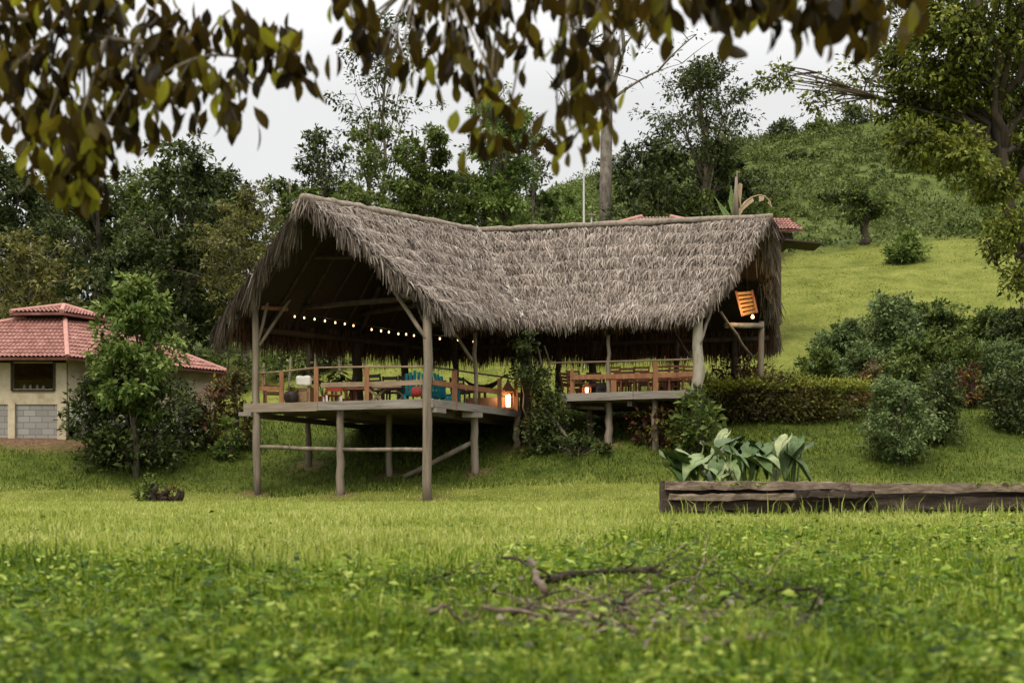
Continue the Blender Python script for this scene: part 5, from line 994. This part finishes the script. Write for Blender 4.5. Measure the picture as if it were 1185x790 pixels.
for i in range(12):
    x0_, y0_ = random.gauss(745, 110), random.gauss(716, 30); a = random.gauss(.25, .5); l_ = random.uniform(40, 130)
    stick('fallen_twig', 'thin brown twig lying in the tangle of fallen branches on the near lawn', [(x0_ + l_ * k * math.cos(a), y0_ + l_ * .32 * k * math.sin(a) + random.gauss(0, 3), random.uniform(0, .10)) for k in (-.5, -.15, .2, .5)], random.uniform(.006, .012), .004, random.choice(('stick', 'stickdark', 'stickdark', 'stickdark')), 'thin twigs among the fallen branches', 4, .08)
n = 420; c_ = np.array([tuple(G(random.gauss(725, 105), random.gauss(722, 20)) + Vector((0, 0, random.uniform(.02, .1)))) for _ in range(n)]); v, f = leaves(c_, RG.normal(0, 1, (n, 3)) * [1, 1, .4], RG.normal(0, .6, (n, 3)) + [0, 0, 1], .04 + RG.random(n) * .04, .02 + RG.random(n) * .02); tag(np_mesh('leaf_litter', v, f, M['thatch_edge']), 'dry brown leaves caught among the fallen branches', 'leaves', kind='stuff')

# ------------------------------------------------------------------ tree overhead whose boughs hang into the picture
M['lf_hang'] = leafmat('hanging_leaf', [(.010, .007, .002), (.030, .020, .003), (.058, .041, .005), (.10, .085, .009), (.21, .22, .014)], .54, .4, 3.0, [0, .35, .65, .92, 1], .12, .3)
M['lf_yel'] = leafmat('yellow_leaf', [(.18, .18, .015), (.32, .32, .03)], .45, .4, 3.0)
OT = thing('overhanging_tree', 'tree overhead whose brown green leafy boughs hang into the top of the picture', 'tree', (-5.2, .6, H(-5.2, .6) - .1)); mb = MB()
mb.tube([(-5.2, .6, -.1), (-5.1, .65, 1.4), (-4.8, .8, 2.8), (-4.6, .6, 4.4), (-4.2, .4, 6.5)], [.3, .24, .21, .17, .08], 10, .06)
kid(mb.build('trunk', M['bark'], None, True), OT)
def big_leaves(base, ax, nr, L_, W_, curl):
    n = len(base); ax = unit(ax); sd_ = unit(np.cross(ax, nr)); nr = np.cross(sd_, ax); rows = [(0, .06), (.12, .3), (.32, .78), (.55, 1), (.75, .86), (.9, .45), (1, .03)]; vs = []
    for t, w in rows:
        ctr = base + ax * (L_ * t)[:, None] - nr * (curl * L_ * t * t)[:, None]
        for k in (-1, -.5, 0, .5, 1): vs.append(ctr + sd_ * (W_ * w * k * .5)[:, None] + nr * (np.abs(k) * W_ * w * .16)[:, None])
    v = np.stack(vs, 1).reshape(-1, 3); q = np.array([[5 * i + k, 5 * i + k + 1, 5 * i + k + 6, 5 * i + k + 5] for i in range(6) for k in range(4)]); return v, (np.arange(n)[:, None, None] * 35 + q[None]).reshape(-1, 4)
def bough(main, clusters, yel, r0):
    pts = []
    for a_, b_ in zip(main, main[1:]): pts += [Vector(a_).lerp(Vector(b_), t) for t in (0, .25, .5, .75)]
    pts.append(Vector(main[-1])); mb = MB(); m = len(pts); pts = [p + Vector((random.gauss(0, .012), random.gauss(0, .012), random.gauss(0, .012))) for p in pts]; mb.tube(pts, [max(.004, r0 * (1 - .93 * (i / (m - 1)) ** .5)) for i in range(m)], 7, .08)
    B, A, Nn, Ls, Ws, Cu, Y_ = [], [], [], [], [], [], []
    for (px, py, nl_, Y, ln) in clusters:
        p = P(px, py, Y); near_ = sorted(pts, key=lambda q: (q - p).length - (.1 if q.z > p.z else 0))[0]; tw = bez(near_, p, .03, 5, (random.gauss(0, .03), random.gauss(0, .03), 0)); mb.tube(tw, [.008, .007, .006, .005, .0045, .004], 5)
        for i in range(nl_):
            t = random.choice((5, 5, 5, 4, 4, 3)); b = tw[t] + Vector((random.gauss(0, .05), random.gauss(0, .08), random.gauss(-.01, .045))); a = random.uniform(0, 6.28); sp = random.uniform(.1, .75)
            B.append(b); A.append(Vector((math.cos(a) * sp, math.sin(a) * sp, -1 + .3 * random.random()))); Nn.append(Vector((random.gauss(0, 1.0), -.8 + random.gauss(0, .7), .3 + random.gauss(0, .4)))); l_ = ln * random.uniform(.75, 1.2); Ls.append(l_); Ws.append(l_ * random.uniform(.38, .52)); Cu.append(random.uniform(-.05, .45)); Y_.append(random.random() < yel * (4 if py > 150 else 1) and py > 60)
    o = kid(mb.build('bough', M['bark'], None, True), OT)
    B, A, Nn, Ls, Ws, Cu, Y_ = map(np.array, (B, A, Nn, Ls, Ws, Cu, Y_))
    for nm, kk, mt in (('leaves', ~Y_, 'lf_hang'), ('yellow_leaves', Y_, 'lf_yel')):
        if kk.sum(): v, f = big_leaves(B[kk], A[kk], Nn[kk], Ls[kk], Ws[kk], Cu[kk]); c = np_mesh(nm, v, f, M[mt], o, True)
LC = [(-40, 0), (20, -15), (60, -25), (110, -15), (160, -20), (190, -10), (25, 30), (55, 10), (95, 15), (120, 30), (175, 30), (10, 95), (40, 75), (75, 85), (115, 75), (150, 95), (60, 125), (20, 140), (95, 145), (70, 170), (30, 175), (100, 185), (120, 160), (180, 85), (205, 62), (215, 40), (240, 42), (250, 80), (272, 42), (292, 88), (300, 48), (322, 45), (342, 78), (318, 62), (228, 125), (200, 118), (262, 128), (282, 142), (172, 132), (140, 138), (150, 150), (5, 55), (-30, 80), (-30, 160), (45, 200), (88, 205), (192, 96), (165, 60), (222, 90), (70, 205), (92, 212), (110, 200), (80, 225), (100, 222)]
cl_ = [(px, py - 12, random.choice((19, 21, 24)) if px < 160 else random.choice((12, 13, 15)), random.gauss(6.2, .28), .108) for px, py in LC] + [(266, 12, 2, 6.3, .08), (284, 14, 3, 6.3, .10)]
bough([(-4.8, .8, 2.8), (-3.2, 2.0, 2.7), (-3.4, 5.2, 3.2), tuple(P(0, 20, 6.3)), tuple(P(130, 45, 6.25)), tuple(P(230, 60, 6.2)), tuple(P(330, 70, 6.2))], cl_, .05, .06)
RC = [(395, -25, 5), (412, -18, 5), (428, 38, 4), (412, 48, 4), (398, 58, 2), (420, 62, 4), (448, 66, 4), (462, 72, 4), (440, 82, 2), (476, 74, 4), (496, 8, 3), (505, 0, 5), (520, 12, 5), (512, 60, 4), (528, 55, 5), (528, 86, 4), (505, 80, 4), (548, 22, 5), (556, 62, 4), (575, 15, 6), (600, 10, 6), (570, 66, 4), (592, 58, 4), (606, 62, 4), (562, 100, 3), (574, 108, 3), (575, 160, 5), (558, 165, 4), (586, 158, 5), (568, 150, 4), (625, 0, 6), (650, -12, 6), (648, 62, 5), (664, 72, 5), (660, 100, 4), (680, 110, 4), (698, 112, 5), (645, 148, 5), (660, 155, 5), (680, 152, 5), (698, 150, 4), (668, 145, 4), (672, 0, 6), (700, -5, 6), (720, 12, 6), (742, 10, 5), (752, 25, 4), (700, 42, 3), (765, -5, 6), (540, 0, 5), (470, -30, 4)]
cl_ = [(px, py - 8, int(n_ * 2.3), random.gauss(6.1, .28), .106) for px, py, n_ in RC]
bough([(-4.8, .8, 2.8), (-2.6, 1.9, 2.9), (-2.0, 5.4, 3.2), tuple(P(480, -22, 6.1)), tuple(P(620, -20, 6.1)), tuple(P(770, -20, 6.0))], cl_, .04, .06)
TC = [(790, 0, 6), (815, -8, 6), (840, -2, 6), (852, 8, 4), (868, 20, 4), (880, -10, 6), (905, -10, 6), (925, 8, 5), (950, 2, 6), (962, 22, 4), (985, 20, 5), (1000, 0, 6), (1012, 24, 5), (1030, 28, 5), (1040, 0, 4), (790, -40, 6), (850, -50, 6), (920, -50, 6), (990, -45, 6), (1040, -40, 5), (770, 20, 4)]
cl_ = [(px, py - 6, int(n_ * 2.3), random.gauss(5.2, .2), .122) for px, py, n_ in TC]
bough([(-4.7, .7, 3.4), (-2.0, 1.4, 3.2), (-.4, 4.2, 3.0), tuple(P(790, -60, 5.2)), tuple(P(900, -55, 5.2)), tuple(P(1040, -45, 5.2))], cl_, .01, .055)
# unseen rest of its crown over the camera, boughs added to darken the near lawn
mb = MB(); ce = []
for i in range(34):
    x_, y_ = random.uniform(-9, 7.5), random.uniform(-6, 8.5); z_ = random.uniform(3.2, 6.2) + max(0, y_ - 1) * .36
    mb.tube(bez((-4.6, .6, 4.2), (x_, y_, z_), .6, 6), [.08, .06, .045, .035, .025, .015, .008], 5); ce.append((x_, y_, z_))
o = kid(mb.build('upper_shade_boughs', M['bark'], None, True), OT); ce = np.array(ce); v, f = leaf_cloud(ce, np.full(len(ce), 1.05), 110, .15, np.tile([[0, 0, 1.]], (len(ce), 1)), .8, .5); np_mesh('upper_shade_leaves', v, f, M['lf_hang'], o)
